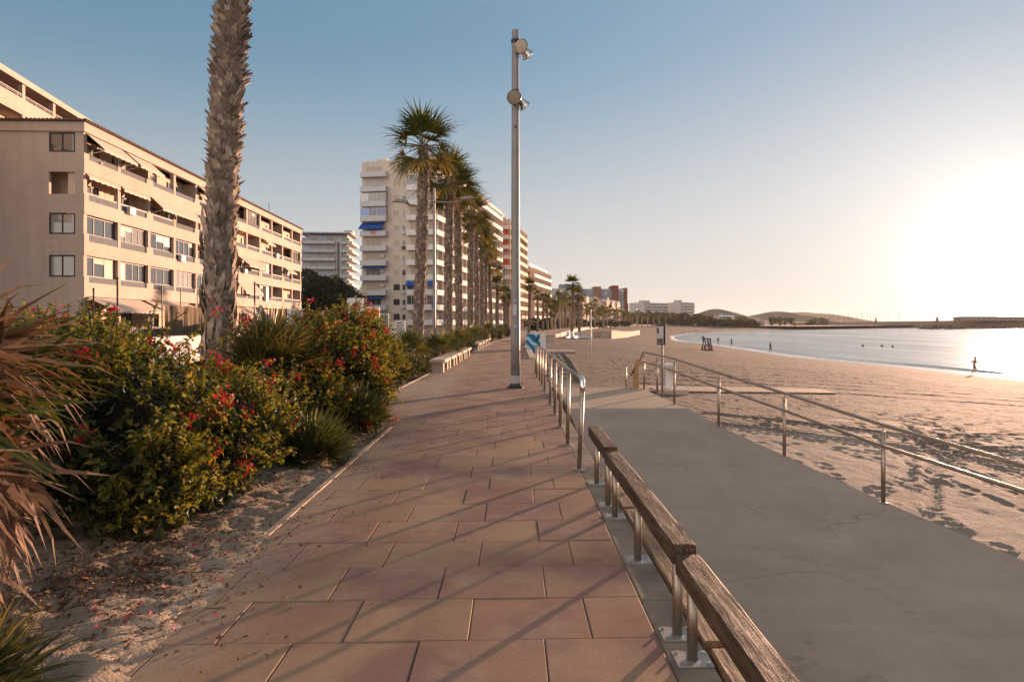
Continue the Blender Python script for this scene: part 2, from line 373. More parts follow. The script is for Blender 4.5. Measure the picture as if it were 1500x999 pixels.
M['quay'] = m_render('harbour quay stone', (.24,.19,.155))
M['hill'] = mat('scrub hillside', (.085,.08,.05), .95, .45, .012, .8, .03, 12)
M['skin'] = mat('skin', (.30,.17,.11), .6, .1, 5, 0)
M['clothdark'] = mat('dark clothing', (.045,.042,.05), .8, .15, 8, 0)
M['clothtan'] = mat('sandy shirt', (.24,.165,.10), .8, .15, 8, 0)
M['hair'] = mat('dark hair', (.03,.02,.015), .7, .2, 20, 0)
M['hull'] = mat('white boat hull', (.55,.53,.50), .35, .05, 2, 0)
M['foam'] = mat('surf foam', (.82,.80,.78), .7, .1, 1.2, .4, 6, .05)
# ------------------------------------------------------------------ the setting
XL_NEAR = -1.87                                       # kerb line of the near planting bed (to 10.4 m), then the path widens
FAR_LEFT = [(10.4,-2.8),(15.8,-2.76),(20.8,-2.62),(55,-1.55),(80,1.2),(100,3.6),(150,9.6),(220,20),(300,36),(400,64),(470,100)]
PATH_R = [(-6,.74),(25,.74),(44,.82),(55,1.3),(80,4.4),(100,7.0),(150,13.2),(220,24),(300,41),(400,70),(470,108)]
SHORE = [(-10,45),(60,44.5),(75,43.6),(89,42),(100,41),(112,41.7),(133,43.2),(155,45),(172,43.6),(196,45.7),(250,58),(319,85),(392,137),(464,200),(637,380),(700,470)]
RAMP_R = [(-3,8.4),(3.5,6.4),(6.9,5.2),(8.57,4.72),(10.63,4.27),(12.55,3.83),(14.8,3.55),(18.6,3.5)]
SEA_Z = -3.5
def pathR(Y): return lerpc(Y, PATH_R)
def pathL(Y): return np.where(np.asarray(Y) < 10.4, XL_NEAR, lerpc(Y, FAR_LEFT))
def ramp_z(Y): return -.175 - .0895*np.maximum(0, 14.1-np.asarray(Y)) + 0*np.asarray(Y)
def beach_z(x, Y):
    """height of the sand without its fine relief"""
    x = np.asarray(x, float); Y = np.asarray(Y, float)
    l = pathR(Y); s = lerpc(Y, SHORE)
    t = (x-l)/np.maximum(s-l, 5)
    near = np.where(Y < 25, -.175-.062*np.maximum(0,14.1-Y), -.175); near = near - .5*np.clip((Y-60)/60, 0, 1)
    far = SEA_Z + .02
    z = near + (far-near)*np.clip(t,0,1)**1.1
    z = np.where(t > 1, far - (t-1)*np.maximum(s-l,5)*.08, z)
    re = lerpc(Y, RAMP_R)                              # keep the sand under the ramp slab
    bank = np.clip((re+.55-x)/.5, 0, 1)*(Y < 18.75); bank = bank*bank*(3-2*bank)
    z = z+(np.minimum(ramp_z(Y)+.022,z)-z)*bank
    edge = .30*fbm(Y*1.7,Y*0+3.3,4)+.10*fbm(Y*7,Y*0+1.3,3)-.05
    under = np.clip((re+edge-x)/.12, 0, 1)*(Y < 18.75)
    return z - under*.22

# promenade: real slabs with open joints, over a mortar bed
def build_paving():
    mb = MB(); row = .5175; off = [.41,.2]; k = 0
    y = 3.448-row*14
    rnd = random.Random(5)
    while y < 150:
        o = off[k % 2] if 3 < y < 9 else (off[k % 2]+rnd.uniform(-.12,.12))
        y0, y1 = y+.003, y+row-.003
        xl = max(float(pathL(y0)), float(pathL(y1))) if y > 10.4 or y+row < 10.4 else XL_NEAR
        xr = float(pathR((y0+y1)/2))
        xl += .045; xs = [xl]
        n = math.ceil((xl-o+.08)/.63)
        x = o+.63*n
        while x < xr-.08: xs.append(x); x += .63
        xs.append(xr)
        for a, b in zip(xs, xs[1:]):
            a += .003; b -= .003; z = rnd.uniform(-.0015,.0015); c = .004
            tl = lambda X, Y: Y+.034*X
            o0 = [(a,tl(a,y0)),(b,tl(b,y0)),(b,tl(b,y1)),(a,tl(a,y1))]
            i0 = [(a+c,tl(a,y0)+c),(b-c,tl(b,y0)+c),(b-c,tl(b,y1)-c),(a+c,tl(a,y1)-c)]
            vs = [(p[0],p[1],-.03) for p in o0]+[(p[0],p[1],z-.003) for p in o0]+[(p[0],p[1],z) for p in i0]
            fs = [(8,9,10,11)]
            for q in range(4):
                r = (q+1) % 4
                fs += [(q,r,4+r,4+q),(4+q,4+r,8+r,8+q)]
            mb.add(vs, fs)
        y += row; k += 1
    tag(mb.build('paved_path', M['paver']), kind='structure')
    ys = [-6,0,5,10.39,10.41,15,20,25,35,44,55,65,80,90,100,125,150,185,220,260,300,350,400,470]
    b = MB()
    vs = []; 
    for yy in ys: vs += [(float(pathL(yy))-.02, yy, -.012),(float(pathR(yy))+.0, yy, -.012)]
    b.add(vs, [(2*i,2*i+1,2*i+3,2*i+2) for i in range(len(ys)-1)])
    tag(b.build('path_bed', M['mortar']), kind='structure')
    # far promenade carries on past the slabs one can tell apart
    ys = [149.5,185,220,260,300,350,400,470]; b = MB(); vs = []
    for yy in ys: vs += [(float(pathL(yy)), yy, -.002),(float(pathR(yy)), yy, -.002)]
    b.add(vs, [(2*i,2*i+1,2*i+3,2*i+2) for i in range(len(ys)-1)])
    tag(b.build('path_beyond', mat('far paving', (.27,.16,.11), .8, .25, 2)), kind='structure')
build_paving()

def strip(name, m, pts, w, z0, z1, side=1):
    """a long low box following a polyline"""
    mb = MB(); vs = []; 
    for i, p in enumerate(pts):
        a = Vector(pts[max(i-1,0)]); b = Vector(pts[min(i+1,len(pts)-1)])
        t = (b-a).normalized(); nrm = Vector((t.y,-t.x))*w*side
        q = Vector(p)
        vs += [(q.x,q.y,z0),(q.x,q.y,z1),(q.x+nrm.x,q.y+nrm.y,z1),(q.x+nrm.x,q.y+nrm.y,z0)]
    n = len(pts); fs = []
    for i in range(n-1):
        for j in range(4): fs.append((4*i+j,4*i+(j+1)%4,4*i+4+(j+1)%4,4*i+4+j))
    fs += [(3,2,1,0),(4*n-4,4*n-3,4*n-2,4*n-1)]
    mb.add(vs, fs); return tag(mb.build(name, m), kind='structure')
strip('kerb', M['kerb'], [(XL_NEAR,-2),(XL_NEAR,10.38)], .05, -.1, .012)
strip('kerb', M['kerb'], [(-2.3,10.40),(XL_NEAR+.05,10.46)], .05, -.1, .012)
strip('kerb', M['kerb'], [(float(lerpc(y,FAR_LEFT))-.01,y) for y in (13.2,15.8,20.8,30,40,55,65,80,100,150,220)], .06, -.1, .014)
# the grey edging strip on which the posts stand, and the sea wall below it
ysw = [-4,2,7.2,13,19,25,35,44,55,65,80,90,100,125,150,185,220,260,300,350,400,470]
mbs = MB()
rr = random.Random(2)
y = -4
while y < 30:
    l = rr.uniform(.9,1.3); mbs.box(.748, .945, y+.004, y+l-.004, -.9, -.004+rr.uniform(-.003,.003)); y += l
tag(mbs.build('edge_stones', M['stonestrip'], bevel=.006), kind='structure')
strip('sea_wall', M['wall_conc'], [(float(pathR(y))+.003,y) for y in [30,35,44,55,65,80,90,100,125,150,185,220,260,300,350,400,470]], .3, -2.2, .06)

# beach: one sheet, fine near the camera, with footprints, tyre ruts and a wet edge
def build_beach():
    ys = [-4.]
    while ys[-1] < 690:
        y = ys[-1]; d = .055 if 3.5 < y < 15 else (.055+(y-15)*.009 if y >= 15 else .25); ys.append(y+min(d, 6))
    cs = [0.]
    while cs[-1] < 17: c = cs[-1]; cs.append(c+(.06 if 2.2 < c < 9 else (.11 if c < 9 else .16)))
    tail = np.linspace(0,1,70)**1.3
    Y = np.array(ys); C = np.array(cs)
    l = pathR(Y)+.25; s = lerpc(Y, SHORE)
    s_out = s+12
    c_end = l+C[-1]
    X1 = l[:,None]+C[None,:]
    X2 = c_end[:,None]+(s_out-c_end)[:,None]*tail[None,1:]
    X = np.concatenate([X1,X2],1); YY = np.repeat(Y[:,None], X.shape[1], 1)
    Z = beach_z(X, YY)
    sl = np.clip(((lerpc(YY,SHORE)-X)-3)/10, 0, 1)     # smooth near the water
    re = lerpc(YY, RAMP_R); onr = (X < re-.12) & (YY < 18.6)
    amp = sl*np.where(onr, 0., 1.)
    rough = .035*fbm(X*.3,YY*.3,3)+.022*np.abs(fbm(X*1.5,YY*1.3,4))+.016*fbm(X*6,YY*4,3)+.02*fbm((X+YY*.42)*3.2,(YY-X*.3)*.35,3)
    far_rel = (.09*fbm(X*.22+5,YY*.12,4)+.09*np.abs(fbm(X*.6+9,YY*.5,4)))*np.clip((YY-18)/25,0,1)
    D = (rough+far_rel)*amp
    # footprints
    rg = np.random.default_rng(11)
    def dent(px, py, ang, L, W, dep):
        iy0, iy1 = np.searchsorted(Y, [py-L*2, py+L*2])
        if iy1-iy0 < 2: return
        xs = X[iy0]; ix0, ix1 = np.searchsorted(xs, [px-L*2, px+L*2])
        if ix1-ix0 < 2: return
        dx = X[iy0:iy1,ix0:ix1]-px; dy = YY[iy0:iy1,ix0:ix1]-py
        u = (dx*math.cos(ang)+dy*math.sin(ang))/L; v = (-dx*math.sin(ang)+dy*math.cos(ang))/W
        q = u*u+v*v
        D[iy0:iy1,ix0:ix1] += amp[iy0:iy1,ix0:ix1]*(-dep*np.exp(-q*2.2)+dep*.45*np.exp(-(np.sqrt(q)-1.25)**2*9))
    for k in range(230):                               # walking trails
        px = rg.uniform(3.4,22); py = rg.uniform(3.5,42); a = rg.uniform(0,math.pi*2)
        if rg.random() < .55: a = rg.normal(math.pi/2,.35)
        for q in range(int(rg.integers(4,13))):
            sd = .09*(1 if q % 2 else -1)
            dent(px-math.sin(a)*sd, py+math.cos(a)*sd, a+rg.normal(0,.12), rg.uniform(.11,.16), rg.uniform(.055,.08), rg.uniform(.014,.032))
            px += math.cos(a)*.62; py += math.sin(a)*.62; a += rg.normal(0,.05)
    for k in range(600):
        dent(rg.uniform(3.4,24), rg.uniform(3.5,45), rg.uniform(0,6.3), rg.uniform(.08,.2), rg.uniform(.06,.12), rg.uniform(.006,.022))
    # tyre tracks: pairs of shallow bands with cross lugs
    def track(pts, w, dep, lug=.16):
        P = np.array(pts, float); seg = np.diff(P, axis=0); ln = np.hypot(seg[:,0],seg[:,1]); cum = np.concatenate([[0],np.cumsum(ln)])
        y0, y1 = P[:,1].min()-1, P[:,1].max()+1; i0, i1 = np.searchsorted(Y,[y0,y1])
        best = np.full(X[i0:i1].shape, 9.); along = np.zeros_like(best)
        for q in range(len(seg)):
            d = seg[q]/ln[q]; rx = X[i0:i1]-P[q,0]; ry = YY[i0:i1]-P[q,1]
            t = np.clip(rx*d[0]+ry*d[1], 0, ln[q]); dist = np.hypot(rx-d[0]*t, ry-d[1]*t)
            m = dist < best; best = np.where(m,dist,best); along = np.where(m,cum[q]+t,along)
        prof = np.exp(-(best/w)**4); rim = np.exp(-((best-w*1.25)/(w*.35))**2)
        D[i0:i1] += amp[i0:i1]*(-dep*prof*(.75+.45*np.sin(along/lug*6.283))+dep*.6*rim)
    def arc(cx, cy, r, a0, a1, n=26): return [(cx+r*math.cos(R(a0+(a1-a0)*k/n)), cy+r*math.sin(R(a0+(a1-a0)*k/n))) for k in range(n+1)]
    for o in (0,.7):
        track([(2.9-o,40.7),(2.65-o,33.6),(2.5-o,30.5),(2.25-o*.9,25.9),(1.95-o*.8,20.8)], .13, .10, .5)
    for o in (0,.26,1.5,1.76):
        track([(x+o*.5,y+o) for x,y in arc(13.5,10.0,6.5,150,265)], .12, .010)
        track([(x+o*.3,y+o*.9) for x,y in [(5.3,8.6),(6.5,10.5),(8.2,12.2),(11,13.4),(16,14)]], .11, .018)
        track([(x,y+o) for x,y in [(4.2,13.2),(7,12.2),(10,10.2),(13,7.4),(16,4.2)]], .10, .026)
    for o in range(8):
        track([(4+o*.2,22+o*2.3),(12,23.6+o*2.4),(24,24+o*2.6)], .14, .035, .3)
        track([(6.0+o*.55,5.2),(6.6+o*.6,8),(6.4+o*.85,11),(7.5+o*1.1,15),(12+o*1.1,19)], .07, .012, .2)
    Z = Z+D
    v = np.stack([X,YY,Z],-1).reshape(-1,3)
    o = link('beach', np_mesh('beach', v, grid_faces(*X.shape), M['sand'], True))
    tag(o, kind='structure')
build_beach()

# concrete ramp with its level landing
def build_ramp():
    ys = np.concatenate([np.linspace(-3,14.1,44), np.linspace(14.3,18.55,18)]); n = 14
    l = np.full_like(ys, 1.16); r = lerpc(ys, RAMP_R); t = np.linspace(0,1,n)
    X = l[:,None]+(r-l)[:,None]*t; Yg = np.repeat(ys[:,None], n, 1); Z = np.repeat(ramp_z(ys)[:,None], n, 1)
    Z = Z+.008*fbm(X*.8,Yg*.8,3)
    top = np.stack([X,Yg,Z],-1).reshape(-1,3)
    nr = len(ys); f = grid_faces(nr,n).tolist(); v = top.tolist()
    ring = [i*n for i in range(nr)]+[(nr-1)*n+j for j in range(1,n)]+[i*n+n-1 for i in range(nr-2,-1,-1)]+[j for j in range(n-2,0,-1)]
    b0 = len(v); v += [[v[i][0],v[i][1],v[i][2]-.3] for i in ring]
    k = len(ring)
    mb = MB(); mb.add(v, f+[(ring[i],b0+i,b0+(i+1)%k,ring[(i+1)%k]) for i in range(k)])
    o = tag(mb.build('concrete_path', M['concrete'], smooth=False), kind='structure')
build_ramp()

# planting bed: loose sand, spilling over the kerb near the camera
def build_bed():
    Y = np.concatenate([np.arange(-1,12,.05), np.arange(12,30,.2), np.arange(30,80,1.)])
    t = np.concatenate([np.linspace(0,1,46)[:-1]*2.2, 2.2+np.linspace(0,1,30)**1.4*5.5])
    lim = np.where(Y < 10.42, -1.45, lerpc(Y,FAR_LEFT)-.02)
    lim = np.where((Y > 5.2) & (Y < 10.42), XL_NEAR-.0, lim)
    lim = np.where((Y > 4.4) & (Y <= 5.2), XL_NEAR+(5.2-Y)/.8*.42, lim)
    X = lim[:,None]-t[None,:]; YY = np.repeat(Y[:,None], X.shape[1], 1)
    e = XL_NEAR-X                                      # how far behind the kerb
    spill = .03+.05*fbm(YY*1.3,X*1.3,3)
    Z = np.where(YY < 10.42, np.where(e > 0, np.minimum(.012+e*.06, .06), .012+e*.16), -.02)
    Z = np.where((YY > 5.2) & (YY < 10.42), np.minimum(-.03+e*.1,.05), Z)
    fade = np.clip((e+.35)/.45,.12,1)*np.where(YY > 10.42, .5, 1)
    Z = Z+fade*(.05*fbm(X*1.1,YY*1.1,3)+.055*np.abs(fbm(X*3.2,YY*3.2,4))+.03*fbm(X*9,YY*9,3))
    rg = np.random.default_rng(4)
    for k in range(700):
        px, py = rg.uniform(-4.2,-1.6), rg.uniform(2.4,10.3); r = rg.uniform(.03,.10); d = rg.uniform(.008,.028)
        i0, i1 = np.searchsorted(Y,[py-3*r,py+3*r])
        q = ((X[i0:i1]-px)**2+(YY[i0:i1]-py)**2)/r**2
        Z[i0:i1] += fade[i0:i1]*(-d*np.exp(-q)+d*.6*np.exp(-(np.sqrt(q)-1.5)**2*4))
    v = np.stack([X,YY,Z],-1).reshape(-1,3)
    tag(link('sandy_ground', np_mesh('sandy_ground', v, grid_faces(*X.shape)[:, ::-1], M['bedsand'], True)), kind='structure')
    return X, YY, Z
BED = build_bed()

# street and city ground left of the bed, out to the hills
def sheet(name, m, ys, left, right, z):
    mb = MB(); vs = []
    for y in ys: vs += [(left(y),y,z),(right(y),y,z)]
    mb.add(vs, [(2*i,2*i+1,2*i+3,2*i+2) for i in range(len(ys)-1)]); return tag(mb.build(name, m), kind='structure')
yy = [-30,0,10,20,30,44,55,65,80,100,125,150,185,220,260,300,350,400,470]
sheet('street_ground', M['cityground'], yy, lambda y:-700, lambda y: float(lerpc(y,FAR_LEFT))-.03, -.075)
def land():
    mb = MB(); pts = [(-4000,468),(108,470),(200,464+6),(380,640),(470,702),(560,760),(1250,1700),(2900,5200),(-4000,5200)]
    mb.add([(x,y,-1.2) for x,y in pts], [tuple(range(len(pts)))]); return tag(mb.build('land', M['cityground']), kind='structure')
land()
sheet('road', M['asphalt'], [-30,0,20,40,60,100,130], lambda y:-17.5-.02*y, lambda y:-8.6, -.06)
# sea
def sea():
    v = []; ys = [-60,0,40,80,120,160,200,260,330,420,520,640,800,1200,2500,6000,12000]; n = 40
    mb = MB()
    for y in ys:
        for j in range(n): v.append((30+(j/(n-1))**2.2*12000, y, SEA_Z))
    mb.add(v, [(i*n+j,i*n+j+1,(i+1)*n+j+1,(i+1)*n+j) for i in range(len(ys)-1) for j in range(n-1)])
    tag(mb.build('sea', M['water']), kind='structure')
M['water'] = m_water()
sea()
def surf():
    """thin lip of foam where the last ripples run up the sand"""
    Y = np.arange(20,400,.8); s = lerpc(Y,SHORE)
    w = 1.1+1.6*(fbm(Y*.09,Y*0+3,3)+.3)
    a = s-.3+.9*fbm(Y*.06,Y*0+9,3); n = 5; v = []
    for i in range(len(Y)):
        for j in range(n):
            t = j/(n-1); v.append((a[i]+max(.35,w[i])*t, Y[i], SEA_Z+.03+.07*math.sin(math.pi*t)))
    tag(link('surf_foam', np_mesh('surf_foam', v, grid_faces(len(Y),n), M['foam'], True)), kind='stuff')
    a2 = s+4.2+1.2*fbm(Y*.03,Y*0+19,3); v = []
    for i in range(len(Y)):
        h = .10+.22*max(0,float(fbm(Y[i:i+1]*.05,np.array([4.]),3)[0])+.12)
        for j in range(7):
            t = j/6; v.append((a2[i]+2.2*t, Y[i], SEA_Z-.02+h*math.sin(math.pi*t)**1.5))
    tag(link('water_ripple', np_mesh('water_ripple', v, grid_faces(len(Y),7), M['water'], True)), kind='structure')
surf()
# hills beyond the bay
def hills():
    def ridge(pts, Y, depth, seed):
        """pts: (photo column, photo row) outline turned into true metres at distance Y"""
        xs = np.linspace(pts[0][0], pts[-1][0], 90)
        top = np.interp(xs,[p[0] for p in pts],[p[1] for p in pts])
        X = (xs-CX)/F*Y; top = top-np.where(top < 470, 1.6*fbm(xs*.12+seed*7,xs*0+seed,4), 0); H = np.maximum(CAM_H+(HY-top)/F*Y, -1)
        n = 24; v = []
        for i in range(len(X)):
            for j in range(n):
                t = j/(n-1)*2-1; prof = math.cos(t*math.pi/2)**1.3
                h = H[i]*prof
                yy = Y+depth*t
                h *= 1+.15*float(fbm(np.array([X[i]*.004+seed]), np.array([yy*.004]),4)[0])*abs(t)*1.5
                v.append((X[i]*(1+.1*t*0), yy, max(h,-2)))
        return np_mesh('hills', v, grid_faces(len(X),n)[:, ::-1], M['hill'], True)
    for pts, Y, d, s in ([[(985,474),(1020,463),(1035,457),(1046,453),(1060,456),(1075,464),(1095,474)],1250,220,1],
                         [[(1030,474),(1060,466),(1085,463),(1105,464),(1122,459),(1136,456.5),(1150,458),(1165,463),(1185,470),(1200,474)],1700,300,2],
                         [[(1130,474),(1150,465),(1163,459),(1170,457),(1180,461),(1190,459),(1200,460),(1210,464),(1222,469),(1236,474)],3600,600,3],
                         [[(700,474),(800,470),(900,466),(980,468),(1060,470),(1120,470),(1180,472),(1230,473.5)],1100,150,4]):
        tag(link('hills', ridge(pts,Y,d,s)), kind='structure')
hills()
# ------------------------------------------------------------------ buildings (local x along the sea front, away from the camera; local -y faces the sea)
def bthing(name, label, x, Y, heading, z=-.08, group=None, cat='building'):
    return thing(name, label, cat, (x,Y,z), R(90-heading), group)
_wc = {}
def window_mesh(w, h, n, frame, pane, fw=.06):
    if frame == 'framebrown': fw = .085
    key = (round(w,2),round(h,2),n,frame,pane)
    if key in _wc: return _wc[key]
    f = MB(); d0, d1 = -.05, .05
    f.box(-w/2,w/2,d0,d1,0,fw); f.box(-w/2,w/2,d0,d1,h-fw,h)
    for i in range(n+1):
        x = -w/2+(w-fw)*i/n; f.box(x,x+fw,d0+.003,d1-.003,fw,h-fw)
    p = MB(); p.box(-w/2+.02,w/2-.02,-.012,.012,.02,h-.02)
    _wc[key] = (f.mesh('window', M[frame]), p.mesh('pane', M[pane])); return _wc[key]
def window(parent, x, y, z, w, h, n=2, frame='framewhite', pane='glass', rz=0, name='window', label=None):
    a, b = window_mesh(w,h,n,frame,pane)
    o = link(name, a, parent, (x,y,z), (0,0,rz)); link('pane', b, o)
    if label: o['label'] = label
    return o
END = -math.pi/2                                      # turn for things on the end wall (facing local -x)
def holed_wall(mb, axis, a0, a1, u0, u1, w0, w1, holes):
    us = sorted({u0,u1,*[h[0] for h in holes],*[h[1] for h in holes]}); ws = sorted({w0,w1,*[h[2] for h in holes],*[h[3] for h in holes]})
    for wa, wb in zip(ws, ws[1:]):
        run = None
        for ua, ub in list(zip(us, us[1:]))+[(None,None)]:
            solid = ua is not None and not any(h[0] <= ua+1e-6 and ub <= h[1]+1e-6 and h[2] <= wa+1e-6 and wb <= h[3]+1e-6 for h in holes)
            if solid: run = (run[0],ub) if run else (ua,ub)
            elif run:
                if axis == 'x': mb.box(a0,a1,run[0],run[1],wa,wb)
                else: mb.box(run[0],run[1],a0,a1,wa,wb)
                run = None
def slanted(mb, x0, x1, y0, z0, y1, z1, th=.05, val=.22):
    """awning sheet from (y0,z0) on the wall down to (y1,z1), with a hanging valance"""
    mb.add([(x0,y0,z0),(x1,y0,z0),(x1,y1,z1),(x0,y1,z1),(x0,y0,z0-th),(x1,y0,z0-th),(x1,y1,z1-th),(x0,y1,z1-th)],
           [(0,1,2,3),(7,6,5,4),(0,4,5,1),(1,5,6,2),(3,2,6,7),(0,3,7,4)])
    n = max(2,int((x1-x0)/.35))
    for i in range(n):
        a = x0+(x1-x0)*i/n; b = x0+(x1-x0)*(i+1)/n
        mb.box(a,b,y1-.012,y1+.012,z1-val+(.04 if i % 2 else 0),z1-th-.003)
def slanted_end(mb, y0, y1, x0, z0, x1, z1):
    mb.add([(x0,y0,z0),(x0,y1,z0),(x1,y1,z1),(x1,y0,z1),(x0,y0,z0-.05),(x0,y1,z0-.05),(x1,y1,z1-.05),(x1,y0,z1-.05)],
           [(0,3,2,1),(4,5,6,7),(0,1,5,4),(1,2,6,5),(3,7,6,2),(0,4,7,3)])
    mb.box(x1-.012,x1+.012,y0,y1,z1-.25,z1-.053)

def cream_block():
    L, D, H, bays = 56., 24., 15.7, 12; bw = L/bays
    b = bthing('apartment_building', 'long cream five storey block with slanted awnings, nearest on the left', -30.1, 48, -2.06)
    opens = [(4.9,6.4),(7.9,9.3),(10.75,12.2),(13.6,15.05)]; paras = [(3.5,4.9),(6.4,7.9),(9.3,10.75),(12.2,13.6)]
    w = MB(); w.box(1.8, L-.3, 1.2, D, 0, H-.65); w.build('wall', M['cream_in'], b)
    w = MB(); holed_wall(w,'x',0,.25,.34,D,0,15.06,[(.6,2.4,4.86,6.4),(.6,2.4,7.86,9.36),(.6,2.4,10.68,12.24),(.6,2.4,13.62,15.0)])
    w.box(.25,1.8,4.6,4.8,0,15.0); w.build('end_wall', M['cream'], b)
    w = MB(); w.box(L-.25,L,.34,D,0,15.05); w.build('end_wall', M['cream'], b)
    for z0, z1 in paras:
        w = MB(); w.box(-.02,L+.02,-.04,.2,z0,z0+1.0)
        for i in range(0,bays,2):                      # full height piers between the glazed strips
            x = i*bw; w.box(max(x-.55,-.02),x+.55,-.04,.2,z0+1.0,z1)
        w.box(L-.5,L+.02,-.04,.2,z0+1.0,z1); w.build('parapet', M['cream'], b)
        s = MB(); s.box(.02,L-.02,.2,1.22,z0+.02,z0+.24); s.build('balcony_slab', M['cream_in'], b)
        for i in range(0,bays,2):
            g = MB(); g.box(i*bw+.57,(i+2)*bw-.57,.05,.09,z0+1.02,z1+.02); g.build('glass_railing', M['railglass'], b)
    w = MB(); w.box(-.15,L+.15,-.12,.3,15.05,15.72); w.box(-.15,.3,.3,D,15.06,15.72); w.box(L-.3,L+.15,.3,D,15.06,15.72); w.build('roof_fascia', M['cream'], b)
    rf = MB(); rf.box(-.3,L+.3,-.3,D,15.73,15.86)
    for i in range(int((L+.5)/.28)): rf.box(-.28+i*.28,-.12+i*.28,-.36,-.28,15.75,15.9)
    for i in range(int(D/.28)): rf.box(-.36,-.28,-.28+i*.28,-.12+i*.28,15.75,15.9)
    o = rf.build('roof', M['rooftile'], b)
    for cx, cy in ((25.5,3),(33,4),(44,6)):
        c = MB(); c.box(cx,cx+1.2,cy,cy+1,15.8,16.9); c.box(cx-.1,cx+1.3,cy-.1,cy+1.1,16.9,17.05); c.build('chimney', M['terracotta'], o)
    for cx in (28.5,47): 
        c = MB(); c.tube([(cx,2,15.8),(cx,2,18.2)],.03,6); c.tube([(cx-.5,2,18),(cx+.5,2,18)],.02,5); c.tube([(cx-.35,2,17.7),(cx+.35,2,17.7)],.02,5); c.build('aerial', M['dark'], o)
    for i in range(bays+1):
        p = MB(); x = min(max(i*bw,.2),L-.2); p.box(x-.2,x+.2,.02,.34,0,15.05); p.build('pillar', M['cream'], b)
    for i in range(0,bays+1,2):
        w = MB(); x = min(max(i*bw,.3),L-.3); w.box(x-.1,x+.1,.34,1.2,0,15.05); w.build('party_wall', M['cream_in'], b)
    rnd = random.Random(8)
    glazed = {(1,i) for i in range(4)}|{(0,i) for i in range(5)}|{(1,5),(3,7),(1,10),(1,8),(0,8),(2,11)}
    for f, (z0, z1) in enumerate(opens):
        for i in range(bays):
            xc = (i+.5)*bw
            if (f,i) in glazed:
                n = 4 if i % 2 else 3; wn = window(b, xc, .3, z0+.02, bw-.44, z1-z0-.03, n, 'framebrown', 'glass' if rnd.random() < .45 else 'curtain')
                for q in range(n):
                    if rnd.random() < .33:
                        hh = (z1-z0)*rnd.choice([.25,.4,.6,.92,.92]); cw = (bw-.44)/n; bl = MB(); bl.box(-(bw-.44)/2+cw*q+.07,-(bw-.44)/2+cw*(q+1)-.03,-.032,-.018,z1-z0-.1-hh,z1-z0-.1); bl.build('blind', M[rnd.choice(['shutter','sticker','white'])], wn)
            else:
                window(b, xc+rnd.uniform(-.8,.8), 1.14, z0-1.2, 1.9, 2.2, 2, 'framebrown', rnd.choice(['glass','curtain','shutter','shutter']), name='balcony_door')
                if rnd.random() < .25 or i > 6:
                    s = MB(); s.box(xc-bw/2+.25, xc+bw/2-.25, .06,.11, z0+.0,z0+.14); s.build('handrail', M['framebrown'], b)
    for z0, h, pn in ((4.88,1.5,'curtain'),(7.88,1.46,'curtain'),(13.64,1.34,'glass')):
        window(b, .08, 1.5, z0, 1.76, h, 2, 'framebrown', pn, END)
    def awning(i0, i1, zt, zb, out, m='awn'):
        a = MB(); slanted(a, i0*bw+.3, i1*bw-.3, .02 if out < .5 else -.06, zt, -out, zb); a.build('awning', M[m], b)
        if out > .5:
            a = MB()
            for x in (i0*bw+.6, i1*bw-.6): a.tube([(x,.1,zb-.35),(x,-out+.05,zb-.06)],.025,6)
            a.build('awning_arm', M['framewhite'], b)
    awning(0,1.12,15.0,13.95,1.25); awning(1.12,2.1,15.0,14.0,1.2)
    for i in (0,1): awning(i,i+1,12.22,12.0,.22)
    awning(2,3.9,12.2,11.3,1.0); awning(4,5,15.0,14.4,.8)
    awning(0,1.7,3.46,2.55,2.0); awning(1.75,3.6,3.46,2.6,1.8)
    awning(6.2,7.8,9.3,8.15,1.5); awning(6.1,7.4,3.4,2.3,1.7); awning(6.2,7.6,6.4,5.1,1.1)
    awning(8.2,9,12.2,11.7,.6); awning(10.1,11,9.3,8.7,.8)
    # small things on the parapets
    for i, (x, z) in enumerate([(2.,13.25),(6,10.1),(12.5,7.2),(8,4.2),(17,13.1),(30,4.1)]):
        v = MB(); v.box(x,x+.32,-.055,-.035,z,z+.14); v.build('vent', M['framebrown'], b)
    for yy in (14.5,):
        v = MB(); v.tube([(-.06,yy,0),(-.06,yy,15.0)],.05,7); v.build('downpipe', M['cream_in'], b)
    for k, (x, z) in enumerate([(5.6,10.0),(14.6,7.1),(23.8,10.1),(31,7.2),(38.5,4.2),(43,10.1),(19.2,4.2)]):
        v = MB(); v.box(x,x+.85,-.34,-.05,z+.15,z+.75); v.tube([(x+.42,-.345,z+.45),(x+.42,-.36,z+.45)],.22,14); v.build('air_conditioner', M['railwhite'], b)
    for i in range(12):
        if rnd.random() < .5:
            f_ = rnd.randrange(2,4); v = MB(); xx = (i+.3)*bw; z = opens[f_][0]-1.2
            v.lathe([(.16,0),(.2,.38)],9,0,Matrix.Translation((xx,.75,z))); v.build('flower_pot', M['terracotta'], b)
            v = MB(); rs = random.Random(i)
            for q in range(60):
                p = Vector((xx+rs.gauss(0,.22),.75+rs.gauss(0,.15),z+.5+abs(rs.gauss(0,.5)))); d = Vector((rs.gauss(0,.12),rs.gauss(0,.12),rs.gauss(0,.12))); v.add([p,p+d,p+Vector((-d.y,d.x,d.z))],[(0,1,2)])
            v.build('pot_plant', M['shrubleaf'], b)
    g = MB(); g.box(.2,17,-1.2,-1.16,0,1.3)
    for k in range(70): g.box(.25+k*.24,.29+k*.24,-1.24,-1.2,0,1.32)
    g.build('ground_railing', M['dark'], b)
    for i in range(bays):
        window(b, (i+.5)*bw, 1.13, .1, 3.2, 2.7, 3, 'framebrown', 'glass', name='shop_window')
cream_block()

